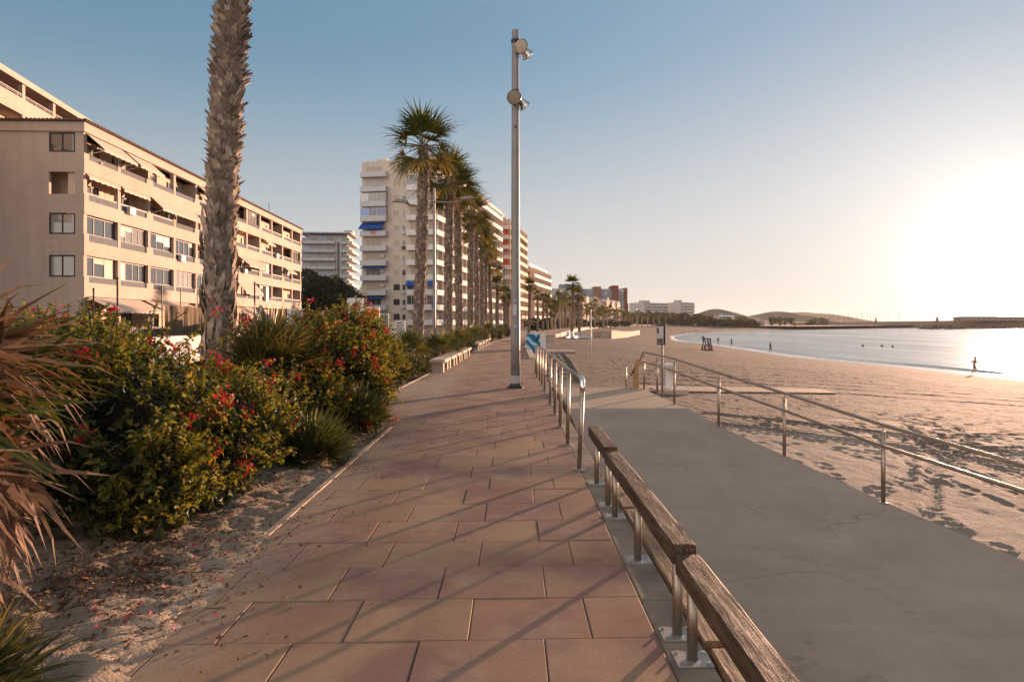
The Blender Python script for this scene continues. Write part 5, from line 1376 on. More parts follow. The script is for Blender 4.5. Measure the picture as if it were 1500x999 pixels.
# timber beam guard between path and ramp
def beam_guard(label, y0, y1, posts, seed, xc=.85, top=.5):
    rnd = random.Random(seed); t = thing('beam_guard', label, 'guard rail', (xc,(y0+y1)/2,0)); ym = (y0+y1)/2
    def beam(nm, m, x0, x1, z0, z1, ya, yb):
        mb = MB(); n = int((yb-ya)/.05); vs = []; fs = []; c = .008
        prof = [(x0+c,z0),(x1-c,z0),(x1,z0+c),(x1,z1-c),(x1-c,z1),(x1-(x1-x0)*.33,z1),(x0+(x1-x0)*.33,z1),(x0+c,z1),(x0,z1-c),(x0,z0+c)]; k = len(prof)
        for i in range(n+1):
            y = ya+(yb-ya)*i/n
            for j, (px, pz) in enumerate(prof):
                e = .004*float(fbm(np.array([y*3.+seed*7]),np.array([j*1.7]),3)[0])*2
                vs.append((px+e+.006*float(fbm(np.array([y*.7+seed]),np.array([3.]),2)[0]), y, pz+e*.8))
        for i in range(n):
            for j in range(k): fs.append((i*k+j,i*k+(j+1)%k,(i+1)*k+(j+1)%k,(i+1)*k+j))
        fs += [tuple(range(k-1,-1,-1)), tuple(n*k+j for j in range(k))]
        mb.add(vs, fs); return mb.build(nm, m, t)
    beam('top_beam', M['wood'], -.06,.06,top-.10,top, y0-ym, y1-ym)
    beam('lower_beam', M['wood_low'], .104,.25,-.07,.02, y0-ym+.02, y1-ym-.02)
    for y in posts:
        q = MB(); q.lathe([(.026,.006),(.026,top-.098)],14,0,Matrix.Translation((0,y-ym,0))); po = q.build('post', M['steel'], t, True)
        b = MB(); b.box(-.085,.085,y-ym-.075,y-ym+.075,-.003,.006); 
        for sx in (-1,1):
            for sy in (-1,1): b.lathe([(.01,.006),(.01,.016)],6,0,Matrix.Translation((sx*.062,y-ym+sy*.052,0)))
        b.build('base_plate', M['plate'], po, bevel=.001)
beam_guard('weathered timber beam on steel posts, nearest of the three along the path', .95, 3.33, (3.24,2.15,1.1), 1, .856, .468)
beam_guard('weathered timber beam on steel posts, middle one of the three', 3.37, 5.80, (3.5,4.6,5.62), 2, .848, .505)
beam_guard('short timber beam on steel posts beside the end of the handrail', 5.84, 7.0, (5.98,6.78), 3, .842, .535)

# stone benches
BG = 'stone benches along the planted strip'
names = ['first stone bench, nearest the round bushes','second stone bench of the near row','third stone bench of the near row','fourth stone bench of the near row','fifth stone bench, ending the near row','first stone bench of the far row','second stone bench of the far row','third stone bench of the far row','last and farthest stone bench']
for i, (ya, yb) in enumerate([(21.6,23.3),(23.6,25.4),(25.8,27.6),(28,29.9),(30.4,32.4),(38,40),(41.2,43.2),(44.6,46.8),(48.5,50.8)]):
    x = -2.36+.0185*(ya-21.6); L = yb-ya
    t = thing('stone_bench', names[i]+', pale and backless', 'bench', (x,ya,0), R(-1), BG)
    s = MB(); s.box(-.27,.24,0,L,.31,.41); s.build('seat', M['stone'], t, bevel=.012)
    for y in (.12,L-.42):
        l = MB(); l.box(-.19,.17,y,y+.3,-.01,.309); l.build('leg', M['stone'], t, bevel=.01)

# printed cube on the sand
def info_box():
    x, Y, z = 1.42, 40.2, float(beach_z(1.4,40.2))
    t = NT('blue wave print'); co = t.coords('Object')
    wv = t.n('ShaderNodeTexWave', wave_type='BANDS', bands_direction='DIAGONAL'); wv.inputs['Scale'].default_value = .9; wv.inputs['Distortion'].default_value = 9; wv.inputs['Detail'].default_value = 3; wv.inputs['Detail Scale'].default_value = .8
    t.l(co, wv.inputs['Vector'])
    c = t.ramp(wv.outputs['Fac'], [(.1,(.02,.10,.22)),(.4,(.03,.24,.42)),(.75,(.10,.42,.60)),(.97,(.55,.65,.70))]); t.principled(c, .45)
    b = thing('printed_box', 'big box with blue wave print and white side at the sand edge', 'box', (x,Y,z), R(-3))
    w, d, h = 1.16, 1.1, 1.12
    m = MB(); m.box(-w/2,w/2*.42,0,.03,.06,h); m.build('printed_panel', t.mat, b)
    m = MB(); m.box(w/2*.42,w/2,-.004,.03,.06,h); m.build('white_panel', M['signwhite'], b)
    m = MB(); m.box(-w/2+.01,w/2-.01,.031,d,.06,h-.01); m.build('body', M['signwhite'], b)
    m = MB(); m.box(-w/2+.05,w/2-.05,.05,d-.05,-.1,.06); m.build('plinth', M['dark'], b)
    f = MB(); f.prism([(-.12,.72),(.0,.66),(.12,.74),(.2,.9),(.14,1.06),(.05,1.06),(.06,.9),(-.02,.82)],-.006,-.001,'y'); f.build('printed_figure', mat('dark print',(.02,.025,.06),.5,.2,4,0), b)
info_box()
# low slab beside it
b = thing('timber_deck', 'low pale deck slab beside the blue printed box', 'deck', (1.95,42,float(beach_z(3,42))))
m = MB(); m.box(0,2.0,0,2.2,.0,.12)
m.build('deck_top', M['woodx'], b, bevel=.01)
m = MB(); m.box(.05,1.95,.05,.2,-.3,-.002); m.box(.05,1.95,2.0,2.15,-.3,-.002); m.build('joist', M['woodz'], b)
# beach sign on a pole
def beach_sign():
    x, Y = 3.72, 16.9; z = -.2
    t = thing('beach_sign', 'narrow framed notice board on a pole behind the ramp handrail', 'sign', (x,Y,z), R(-52))
    p = MB(); p.tube([(0,0,-.3),(0,0,1.75)],.028,10); p.build('pole', M['polepaint'], t, True)
    f = MB(); f.box(-.12,.12,-.075,-.01,1.24,1.74); f.build('frame', M['dark'], t, bevel=.006)
    s = MB(); s.box(-.10,.10,-.082,-.0755,1.27,1.70); s.build('face', M['sticker'], t)
    s = MB(); s.box(-.09,.09,-.086,-.0825,1.28,1.40); s.box(-.09,-.03,-.086,-.0825,1.52,1.66); s.build('print', mat('brown print',(.12,.08,.06),.6,.3,20,0), t)
beach_sign()
# foot shower pillar
t = thing('foot_shower', 'stout white foot shower pillar on the sand behind the sign pole', 'shower', (4.45,19.4,-.32))
m = MB(); m.lathe([(.13,0),(.105,.06),(.10,.66),(.14,.69),(.14,.74),(.02,.78)],16); m.build('pillar', M['whitewall'], t, True)
m = MB(); m.tube([(0,-.09,.55),(0,-.2,.57),(0,-.22,.5)],.018,8); m.build('tap', M['steel'], t, True)
m = MB(); m.box(-.45,.45,-.5,.4,-.1,.04); m.build('tray', M['wall_conc'], t, bevel=.01)
# boardwalk lying on the sand
def boardwalk():
    t = thing('boardwalk', 'narrow timber boardwalk lying across the sand towards the water', 'boardwalk', (3.75,18.95,0))
    mb = MB(); n = 62; L = 7.3; zf = lambda s: float(beach_z(3.75+s,18.95+4.2*s/L+.5))+.055
    for i in range(n):
        a = L*i/n; b = L*(i+1)/n-.012; za, zb = zf(a), zf(b); y = 4.2*a/L
        vs = [(a,y,za-.03),(b,y,zb-.03),(b,y+1.5,zb-.03),(a,y+1.5,za-.03)]; vs += [(p[0],p[1],p[2]+.03) for p in vs]
        mb.add(vs,[(0,3,2,1),(4,5,6,7),(0,1,5,4),(1,2,6,5),(2,3,7,6),(3,0,4,7)])
    mb.build('planks', M['woodx'], t)
    for o in (.12,.7,1.35):
        j = MB(); vs = []
        for i in range(13):
            s = L*i/12*.995; y = 4.2*s/L+o; vs += [(s,y,zf(s)-.08),(s,y,zf(s)-.032),(s,y+.06,zf(s)-.032),(s,y+.06,zf(s)-.08)]
        j.add(vs,[(4*i+k,4*i+(k+1)%4,4*i+4+(k+1)%4,4*i+4+k) for i in range(12) for k in range(4)]+[(3,2,1,0),(48,49,50,51)]); j.build('joist', M['woodz'], t)
boardwalk()
# volleyball pole
x, Y, z = Gp(865.7,521,-.3)
t = thing('net_pole', 'thin white pole standing alone on the sand', 'pole', (x,Y,z)); m = MB(); m.tube([(0,0,-.3),(0,0,2.55)],.028,8); m.build('pole', M['railwhite'], t, True)
m = MB(); m.lathe([(.035,2.55),(.035,2.62)],8); m.lathe([(.05,1.1),(.05,1.2)],8); m.build('cap', M['railwhite'], t)
# lifeguard chair
def lifeguard():
    x, Y = Gp(1035.5,514.5,-1.9)[:2]; z = float(beach_z(x,Y)); x, Y, _ = Gp(1035.5,514.5,z); z = float(beach_z(x,Y))
    t = thing('lifeguard_chair', 'empty dark timber lifeguard chair on the beach', 'lifeguard chair', (x,Y,z), R(4)); s = .86
    def bar(nm, a, b, w=.07, m='woodz', par=t):
        q = MB(); q.tube([Vector(a)*s,Vector(b)*s],w,4); return q.build(nm, M[m], par)
    for sy in (-.5,.5):
        bar('leg',(-.56,sy*1.1,-.1),(-.30,sy*.9,1.3)); bar('leg',(.60,sy*1.1,-.1),(.30,sy*.9,1.3))
        bar('side_rail',(-.54,sy*1.1,.1),(.56,sy*1.1,.1)); bar('armrest',(-.36,sy*.9,1.62),(.34,sy*.9,1.6)); bar('arm_post',(.32,sy*.9,1.25),(.36,sy*.9,1.62)); bar('side_brace',(-.5,sy*1.1,.25),(.38,sy,.95),.05)
    q = MB()
    for k in range(5): q.box(-.36*s+k*.14*s,-.24*s+k*.14*s,-.5*s,.5*s,1.24*s,1.3*s)
    q.build('seat', M['woodz'], t)
    q = MB()
    for k in range(4): q.box(-.46*s-.03*k,-.42*s-.03*k,-.5*s,.5*s,(1.32+.17*k)*s,(1.46+.17*k)*s)
    q.build('backrest', M['woodz'], t)
    for k in range(4): bar('rung',(.56-.07*k,-.53,.25+.28*k),(.56-.07*k,.53,.25+.28*k),.045)
    q = MB(); q.box(.3*s,.5*s,-.4*s,.4*s,.5*s,.56*s); q.box(.0,.42*s,-.42*s,.42*s,.62*s,1.1*s) if False else None; q.build('footrest', M['woodz'], t)
    bar('front_brace',(.55,-.53,.15),(.38,.5,1.1),.05)
lifeguard()
# sea wall pieces and beach gear below the promenade
def wallpiece(nm, label, pxs, Y, z0, z1, d, m='wall_conc', ramp=None):
    x0, x1 = (pxs[0]-CX)/F*Y, (pxs[1]-CX)/F*Y; t = thing(nm, label, 'wall', (x0,Y,z0)); W = x1-x0; H = z1-z0
    q = MB()
    if ramp: q.prism([(0,0),(W,0),(W,H*ramp[1]),(W*ramp[2],H*ramp[0]),(W*.12,H),(0,H*.9)],0,d,'y')
    else: q.box(0,W,0,d,0,H)
    q.build('body', M[m], t, bevel=.03)
    q = MB(); q.box(-.06,W*.12 if ramp else W+.06,-.06,d+.06,H,H+.1); q.build('coping', M['kerb'], t)
wallpiece('concrete_wall', 'pale concrete wall end behind the blue printed box', (801,813), 62, -.9, .35, 2.5)

def access_ramp():
    t = thing('concrete_ramp', 'sloping pale concrete access ramp at the foot of the far palms', 'ramp', (16.9,116,-1.6), R(90-15))
    q = MB(); q.prism([(0,0),(62,0),(62,1.0),(40,.95),(26,1.1),(8,1.5),(0,1.7)],0,3,'y'); q.build('body', M['concrete'], t)
    q = MB()
    for (a,za),(b,zb) in zip([(0,1.7),(8,1.5),(26,1.1),(40,.95)],[(8,1.5),(26,1.1),(40,.95),(62,1.0)]): q.prism([(a,za+.002),(b,zb+.002),(b,zb+.14),(a,za+.14)],-.08,.25,'y')
    q.build('coping', M['kerb'], t)
access_ramp()
wallpiece('concrete_wall', 'darker concrete block left of the sloping access ramp', (882,892), 113, -1.4, -.2, 2.5)
def pedalo(label, x, Y, rz, seed):
    z = float(beach_z(x,Y)); t = thing('beach_boat', label, 'boat', (x,Y,z), rz)
    for s in (-1,1):
        h = MB(); h.tube([(-1.3,s*.5,.25),(-.9,s*.5,.2),(.9,s*.5,.2),(1.35,s*.5,.35)],[.08,.2,.2,.05],8); h.build('hull', M['hull'], t, True)
    d = MB(); d.box(-.8,.8,-.5,.5,.36,.44); d.build('deck', M['bluegrey'], t)
    for s in (-.25,.25):
        q = MB(); q.box(-.5,-.05,s-.2,s+.2,.44,.52); q.box(-.58,-.5,s-.2,s+.2,.44,.95); q.build('seat', M['hull'], t)
pedalo('small white twin hulled boat pulled up by the tall beach palms', 9.5,93,R(20),1)
pedalo('small twin hulled boat lying left of the tall beach palms', 7.6,88,R(70),2)
# garden wall with spray paint, screens, poles, signs along the street
def garden_wall():
    t = thing('garden_wall', 'white garden wall with grey painted letters beside the street', 'wall', (-8.2,3,-.1))
    w = MB(); w.box(-.2,0,0,27,0,1.28); w.build('body', M['whitewall'], t)
    w = MB(); w.box(-.26,.06,-.05,27.05,1.281,1.36); w.build('coping', M['whitewall'], t)
    g = MB(); 
    def stroke(pts, wd=.055):
        P = [Vector((.012,a,b)) for a, b in pts]
        for a, b in zip(P,P[1:]):
            d = (b-a).normalized(); n = Vector((0,-d.z,d.y))*wd
            g.add([a-n-d*.02,a+n-d*.02,b+n+d*.02,b-n+d*.02],[(0,1,2,3)]); 
    def circ(cy,cz,ry,rz,a0,a1,n=16): return [(cy+ry*math.cos(R(a0+(a1-a0)*k/n)),cz+rz*math.sin(R(a0+(a1-a0)*k/n))) for k in range(n+1)]
    y = 13.9                                           # letters run away from the camera: C e a l
    stroke(circ(12.4,1.02,.42,.18,55,305)); stroke(circ(14.0,1.02,.42,.17,0,310)); stroke([(13.6,1.02),(14.4,1.02)])
    stroke(circ(15.3,1.0,.38,.16,0,360)); stroke([(15.68,1.18),(15.68,.84)]); stroke([(16.6,1.22),(16.6,.84)]); stroke(circ(17.9,1.0,.4,.16,0,310)); stroke([(17.5,1.0),(18.3,1.0)])
    for i in range(len(g.v)): g.v[i] = (g.v[i][0]+.0006*(i//4), g.v[i][1], g.v[i][2])
    g.build('painted_letters', M['graffiti'], t)
garden_wall()
t = thing('garden_wall', 'low blue grey wall across the street below the cream block', 'wall', (-19.5,36,-.08)); m = MB(); m.box(-.25,0,0,40,0,1.25); m.build('body', M['greywall'], t)
m = MB(); m.box(-.3,.05,-.05,40.05,1.251,1.33); m.build('coping', M['kerb'], t)
def screen():
    t = thing('fabric_screen', 'brown fabric screen hung along a fence before the cream block', 'screen', (-18.6,36.6,-.06)); mb = MB(); n = 60; vs = []
    for i in range(n+1):
        y = 8.2*i/n; x = .10*math.sin(y*5.1)+.06*math.sin(y*11); vs += [(x,y,.2),(x*.7+.03,y,1.4),(x*.3,y,2.55+.03*math.sin(y*3))]
    mb.add(vs,[(3*i+k,3*i+3+k,3*i+4+k,3*i+1+k) for i in range(n) for k in (0,1)]); mb.build('cloth', M['clothbrown'], t)
    for k in range(5):
        p = MB(); p.tube([(-.16,2.05*k,0),(-.16,2.05*k,3.6 if k != 2 else 4.3)],.03,6); p.build('post', M['dark'], t)
screen()
for px, Y, H, lb in ((137,24,3.9,'thin bare pole farther left before the cream block'),(172,22,4.15,'thin rusty pole standing before the corner of the cream block'),(160,30,3.2,'short thin pole right behind the rusty pole')):
    t = thing('thin_pole', lb, 'pole', ((px-CX)/F*Y,Y,-.06)); m = MB(); m.tube([(0,0,0),(0,0,H-1.2+.1)],.03,7); m.build('pole', M['twig'], t); m = MB(); m.lathe([(.04,H-1.1),(.04,H-1.04)],8); m.build('cap', M['dark'], t)
t = thing('street_sign', 'grey back of a triangular road sign beside the big palm', 'road sign', ((382-CX)/F*26,26,-.06)); m = MB(); m.tube([(0,0.03,0),(0,0.03,2.3)],.03,8); m.build('pole', M['polepaint'], t)
m = MB(); m.prism([(-.36,1.66),(.36,1.66),(.38,1.70),(.02,2.32),(-.02,2.32),(-.38,1.70)],-.012,.0,'y'); m.build('sign_plate', M['signgrey'], t); m = MB(); m.box(-.05,.05,-.03,-.013,1.7,2.2); m.build('bracket', M['plate'], t)
t = thing('thin_pole', 'dark pole between the triangular sign and the big palm', 'pole', ((373-CX)/F*34,34,-.06)); m = MB(); m.tube([(0,0,0),(0,0,3.6)],.04,7); m.build('pole', M['dark'], t); m = MB(); m.lathe([(.05,3.6),(.02,3.68)],8); m.build('cap', M['dark'], t)
t = thing('boundary_wall', 'dark boundary panel and pale wall at the far end of the cream block', 'wall', (-16.6,45,-.08)); m = MB(); m.box(0,2.6,0,.2,0,1.2); m.build('body', M['pinkwall'], t); m = MB(); m.box(0,2.6,-.02,.16,1.21,1.95); m.build('panel', M['signgrey'], t)
# small signs
def text(body, size, parent, loc, m, name='lettering', rot=(math.pi/2,0,0)):
    cu = bpy.data.curves.new(name,'FONT'); cu.body = body; cu.size = size; cu.align_x = 'CENTER'; cu.align_y = 'CENTER'; cu.extrude = .002
    o = bpy.data.objects.new(name, cu); COL.objects.link(o); o.location = loc; o.rotation_euler = rot; cu.materials.append(M[m])
    dg = bpy.context.evaluated_depsgraph_get(); me = bpy.data.meshes.new_from_object(o.evaluated_get(dg)); bpy.data.objects.remove(o)
    q = link(name, me, parent, loc, rot); return q
Y = 38; t = thing('street_sign', 'white board lettered I V 7 at the end of the cream block', 'sign', ((433-CX)/F*Y,Y,-.06))
m = MB(); m.box(-.45,.45,-.03,.0,1.75,2.4); m.build('board', M['signwhite'], t); text('I/7', .6, t, (.05,-.035,2.07), 'dark')
m = MB(); m.box(-.56,-.46,-.05,.05,0,2.45); m.build('post', M['framebrown'], t); m = MB(); m.box(-.45,.45,-.02,.0,1.1,1.7); m.build('panel', M['greywall'], t)
Y = 30; t = thing('street_sign', 'white square sign with a red disc above the flowering bush', 'road sign', ((521-CX)/F*Y,Y,-.06))
m = MB(); m.tube([(.3,.04,0),(.3,.04,2.7)],.03,8); m.build('pole', M['signwhite'], t); m = MB(); m.box(-.36,.36,-.02,.0,1.85,2.72); m.build('board', M['signwhite'], t)
m = MB(); m.prism([(.2*math.cos(a*.3142),2.3+.2*math.sin(a*.3142)) for a in range(20)],-.03,-.0205,'y'); m.build('red_disc', M['signred'], t)
m = MB(); m.box(-.13,.13,-.034,-.0305,2.27,2.33); m.build('white_bar', M['signwhite'], t)
Y = 32; t = thing('street_sign', 'yellow sign with a red oval in a pale frame', 'sign', ((545-CX)/F*Y,Y,-.06))
m = MB(); m.box(-.3,.3,-.02,.0,1.65,2.3); m.build('board', M['signyellow'], t)
m = MB(); m.prism([(.22*math.cos(a*.3142),1.98+.14*math.sin(a*.3142)) for a in range(20)],-.03,-.0205,'y'); m.build('red_oval', M['signred'], t)
f = MB(); f.box(-.36,-.3,-.04,.02,0,2.37); f.box(.3,.36,-.04,.02,0,2.37); f.box(-.3,.3,-.04,.02,2.3,2.37); f.build('frame', M['signwhite'], t)
t = thing('display_frame', 'slender white frame beside the yellow sign', 'frame', ((562-CX)/F*36,36,-.06)); f = MB(); f.box(-.27,-.22,0,.05,0,2.1); f.box(.22,.27,0,.05,0,2.1); f.box(-.22,.22,0,.05,2.05,2.1); f.build('frame', M['signwhite'], t); f = MB(); f.box(-.22,.22,.02,.03,1.4,2.04); f.build('panel', M['railglass'], t)
t = thing('menu_board', 'white framed board with rows of print left of the lone palm', 'sign', ((586-CX)/F*36,36,-.06)); f = MB(); f.box(-.27,-.22,0,.05,0,1.75); f.box(.22,.27,0,.05,0,1.75); f.box(-.22,.22,0,.05,1.7,1.75); f.build('frame', M['signwhite'], t); f = MB(); f.box(-.22,.22,.02,.03,.7,1.69); f.build('panel', M['signwhite'], t)
f = MB()
for k in range(6): f.box(-.18,.12+.06*(k%2),.014,.019,1.58-k*.13,1.64-k*.13)
f.build('print', M['signgrey'], t)
t = thing('terrace_wall', 'pinkish terrace wall with stepped top across the street', 'wall', (-14,46,-.08)); m = MB(); m.box(0,3.6,0,.3,0,2.0); m.box(1.2,2.6,0.01,.29,2.0,2.45); m.box(3.6,6.2,0,.3,0,1.7); m.build('body', M['pinkwall'], t); m = MB(); m.box(-.05,6.25,-.05,.35,1.0,1.08); m.build('ledge', M['whitewall'], t)

# parked cars and parasols glimpsed between the far palms
def car(label, x, Y, rz, m):
    t = thing('parked_car', label, 'car', (x,Y,-.06), rz, None); b = MB()
    b.prism([(-2.05,.35),(2.0,.35),(2.08,.6),(1.95,.82),(1.0,.92),(.45,1.38),(-1.1,1.42),(-1.75,.98),(-2.1,.9)],-.82,.82,'y'); b.build('body', m, t, bevel=.05)
    g = MB(); g.prism([(.92,.95),(.42,1.33),(-1.05,1.36),(-1.6,.98)],-.826,.826,'y'); g.build('side_window', M['glass'], t)
    for sx in (-1.3,1.3):
        for sy in (-.78,.78):
            w = MB(); w.lathe([(.31,-.09),(.31,.09)],14,0,Matrix.Translation((sx,sy,.31)) @ Matrix.Rotation(math.pi/2,4,'X')); w.build('wheel', M['dark'], t)
car('pale blue parked car glimpsed between far palms', (737-CX)/F*105, 105, R(60), mat('pale blue car paint',(.20,.32,.42),.25,.05,2,0,spec=.6))
car('white parked car glimpsed left of the lamp post', (727-CX)/F*112, 112, R(65), mat('white car paint',(.55,.54,.52),.25,.05,2,0,spec=.6))

# harbour: breakwater, quay, rocks, beacon, boats
def harbour():
    t = thing('breakwater', 'long harbour breakwater wall across the bay', 'breakwater', (0,0,0)); m = MB()
    top = [(1175,1.2,646),(1230,1.6,646),(1300,2.2,640),(1400,3.0,630),(1500,3.5,622),(1620,3.6,610),(1900,3.6,590)]
    vs = []
    for px, z, Y in top: x = (px-CX)/F*Y; vs += [(x,Y,SEA_Z-1),(x,Y+.8,z),(x,Y+9,z),(x,Y+14,SEA_Z-1)]
    m.add(vs,[(4*i+k,4*i+(k+1)%4,4*i+4+(k+1)%4,4*i+4+k) for i in range(len(top)-1) for k in range(4)]+[(3,2,1,0)]); m.build('wall', M['quay'], t)
    m = MB(); rnd = random.Random(4)
    for i in range(160):
        px = rnd.uniform(1180,1640); Y = np.interp(px,[p[0] for p in top],[p[2] for p in top])-rnd.uniform(.5,4); x = (px-CX)/F*Y; r = rnd.uniform(.8,1.7)
        m.lathe([(.1,-r*.7),(r*rnd.uniform(.7,1),-r*.3),(r*rnd.uniform(.6,.9),r*.35),(.15,r*.7)],6,0,Matrix.Translation((x,Y,SEA_Z+rnd.uniform(-.3,1.2))) @ Euler((rnd.random(),rnd.random(),rnd.random())).to_matrix().to_4x4())
    m.build('armour_rocks', M['rock'], t)
    t = thing('harbour_building', 'long low flat roofed building on the breakwater beneath the sun', 'building', ((1406-CX)/F*618,618,2.9))
    m = MB(); m.box(0,70,0,9,0,3.1); m.box(4,34,1,8,3.1,3.7); m.build('wall', M['quay'], t); m = MB(); m.box(-.4,70.4,-.4,9.4,3.11,3.4); m.build('roof', M['roofslate'], t)
    for k in range(14): window(t, 3+k*4.8, -.02, .8, 2.2, 1.4, 2)
    t = thing('harbour_beacon', 'small dark beacon tower on the breakwater', 'beacon', ((1373-CX)/F*632,632,2.6)); m = MB(); m.lathe([(1.2,0),(1.,2.2),(1.4,2.25),(1.4,2.45)],10); m.build('tower', M['quay'], t); m = MB(); m.lathe([(.7,2.46),(.7,3.3),(.1,3.9)],10); m.build('lantern', M['dark'], t)
    t = thing('harbour_beacon', 'slim dark beacon among the masts', 'beacon', ((1283-CX)/F*642,642,1.4)); m = MB(); m.lathe([(.9,0),(.6,3.2),(.8,3.25),(.8,3.4)],8); m.build('tower', M['dark'], t); m = MB(); m.lathe([(.4,3.41),(.4,4.1),(.1,4.5)],8); m.build('lantern', M['dark'], t)
    # low rock islet
    t = thing('rock_islet', 'low rock mole in the water before the breakwater', 'rocks', ((1379-CX)/F*512,512,SEA_Z)); m = MB(); rnd = random.Random(8)
    for i in range(150):
        u = rnd.uniform(-1,1); r = rnd.uniform(1.,2.2)*(1-.4*abs(u)); m.lathe([(.1,-r*.7),(r*rnd.uniform(.7,1),-r*.3),(r*rnd.uniform(.6,.9),r*.35),(.15,r*.7)],6,0,Matrix.Translation((u*16.5,rnd.uniform(-3,3),.3+2.6*(1-u*u)*rnd.random()**.6)) @ Euler((rnd.random(),rnd.random(),rnd.random())).to_matrix().to_4x4())
    m.build('boulders', M['rock'], t)
    # quay and shore road at the far end of the bay
    t = thing('harbour_quay', 'low stone quay along the far shore', 'quay', (0,0,0)); m = MB(); vs = []
    pts = [(1130,556),(1180,600),(1240,640),(1262,652)]
    for px, Y in pts: x = (px-CX)/F*Y; vs += [(x,Y,SEA_Z-1),(x,Y+.3,-1.0),(x-20,Y+20,-1.),(x-20,Y+20,SEA_Z-1)]
    m.add(vs,[(4*i+k,4*i+(k+1)%4,4*i+4+(k+1)%4,4*i+4+k) for i in range(3) for k in range(4)]+[(3,2,1,0),(12,13,14,15)]); m.build('wall', M['quay'], t)
    rnd = random.Random(15)
    for i, px in enumerate([1208,1215,1221,1228,1236,1243,1249,1256,1262,1271,1276,1284,1301,1317]):
        Y = 668+rnd.uniform(-6,14); H = rnd.uniform(9,14)*(1.35 if px in (1262,1284) else 1)
        t = thing('sailing_boat', 'moored sailing boat of which mainly the bare mast shows above the quay', 'boat', ((px-CX)/F*Y,Y,SEA_Z), R(rnd.uniform(60,120)), 'masts in the harbour')
        h = MB(); vs = []; secs = [(-5,.9,1.1),(-3,1.5,1.2),(0,1.7,1.2),(3,1.2,1.4),(5,.1,1.7)]
        for x, w, z in secs: vs += [(x,-w,z),(x,-w*.6,-.2),(x,w*.6,-.2),(x,w,z)]
        h.add(vs,[(4*k+j,4*k+(j+1)%4,4*k+4+(j+1)%4,4*k+4+j) for k in range(4) for j in range(4)]+[(3,2,1,0),(16,17,18,19)]); h.build('hull', M['hull'], t)
        c = MB(); c.box(-2.2,1.4,-.9,.9,1.2,1.9); c.build('cabin', M['hull'], t)
        q = MB(); q.tube([(.5,0,1.9),(.5,0,H+2)],[.14,.09],6); q.build('mast', M['dark'], t); q = MB(); q.tube([(.5,0,2.9),(-4,0,2.8)],.1,6); q.build('boom', M['dark'], t); q = MB(); q.tube([(.5,0,H+1.8),(5,0,1.7)],.03,4); q.tube([(.5,0,H+1.8),(-5,0,1.2)],.03,4); q.build('stay', M['dark'], t)
harbour()
for px, py, lb in ((1264,507,'leftmost of the three dark buoys floating off the beach'),(1292,507.3,'middle one of the three dark buoys floating off the beach'),(1308,508.2,'rightmost of the three dark buoys floating off the beach')):
    x, Y, z = Gp(px,py,SEA_Z); t = thing('buoy', lb, 'buoy', (x,Y,SEA_Z)); m = MB(); m.lathe([(.02,-.25),(.22,-.12),(.27,.05),(.2,.22),(.07,.3)],12); m.build('float', M['dark'], t, True); m = MB(); m.lathe([(.05,.3),(.05,.42),(.07,.44)],8); m.build('ring', M['dark'], t)

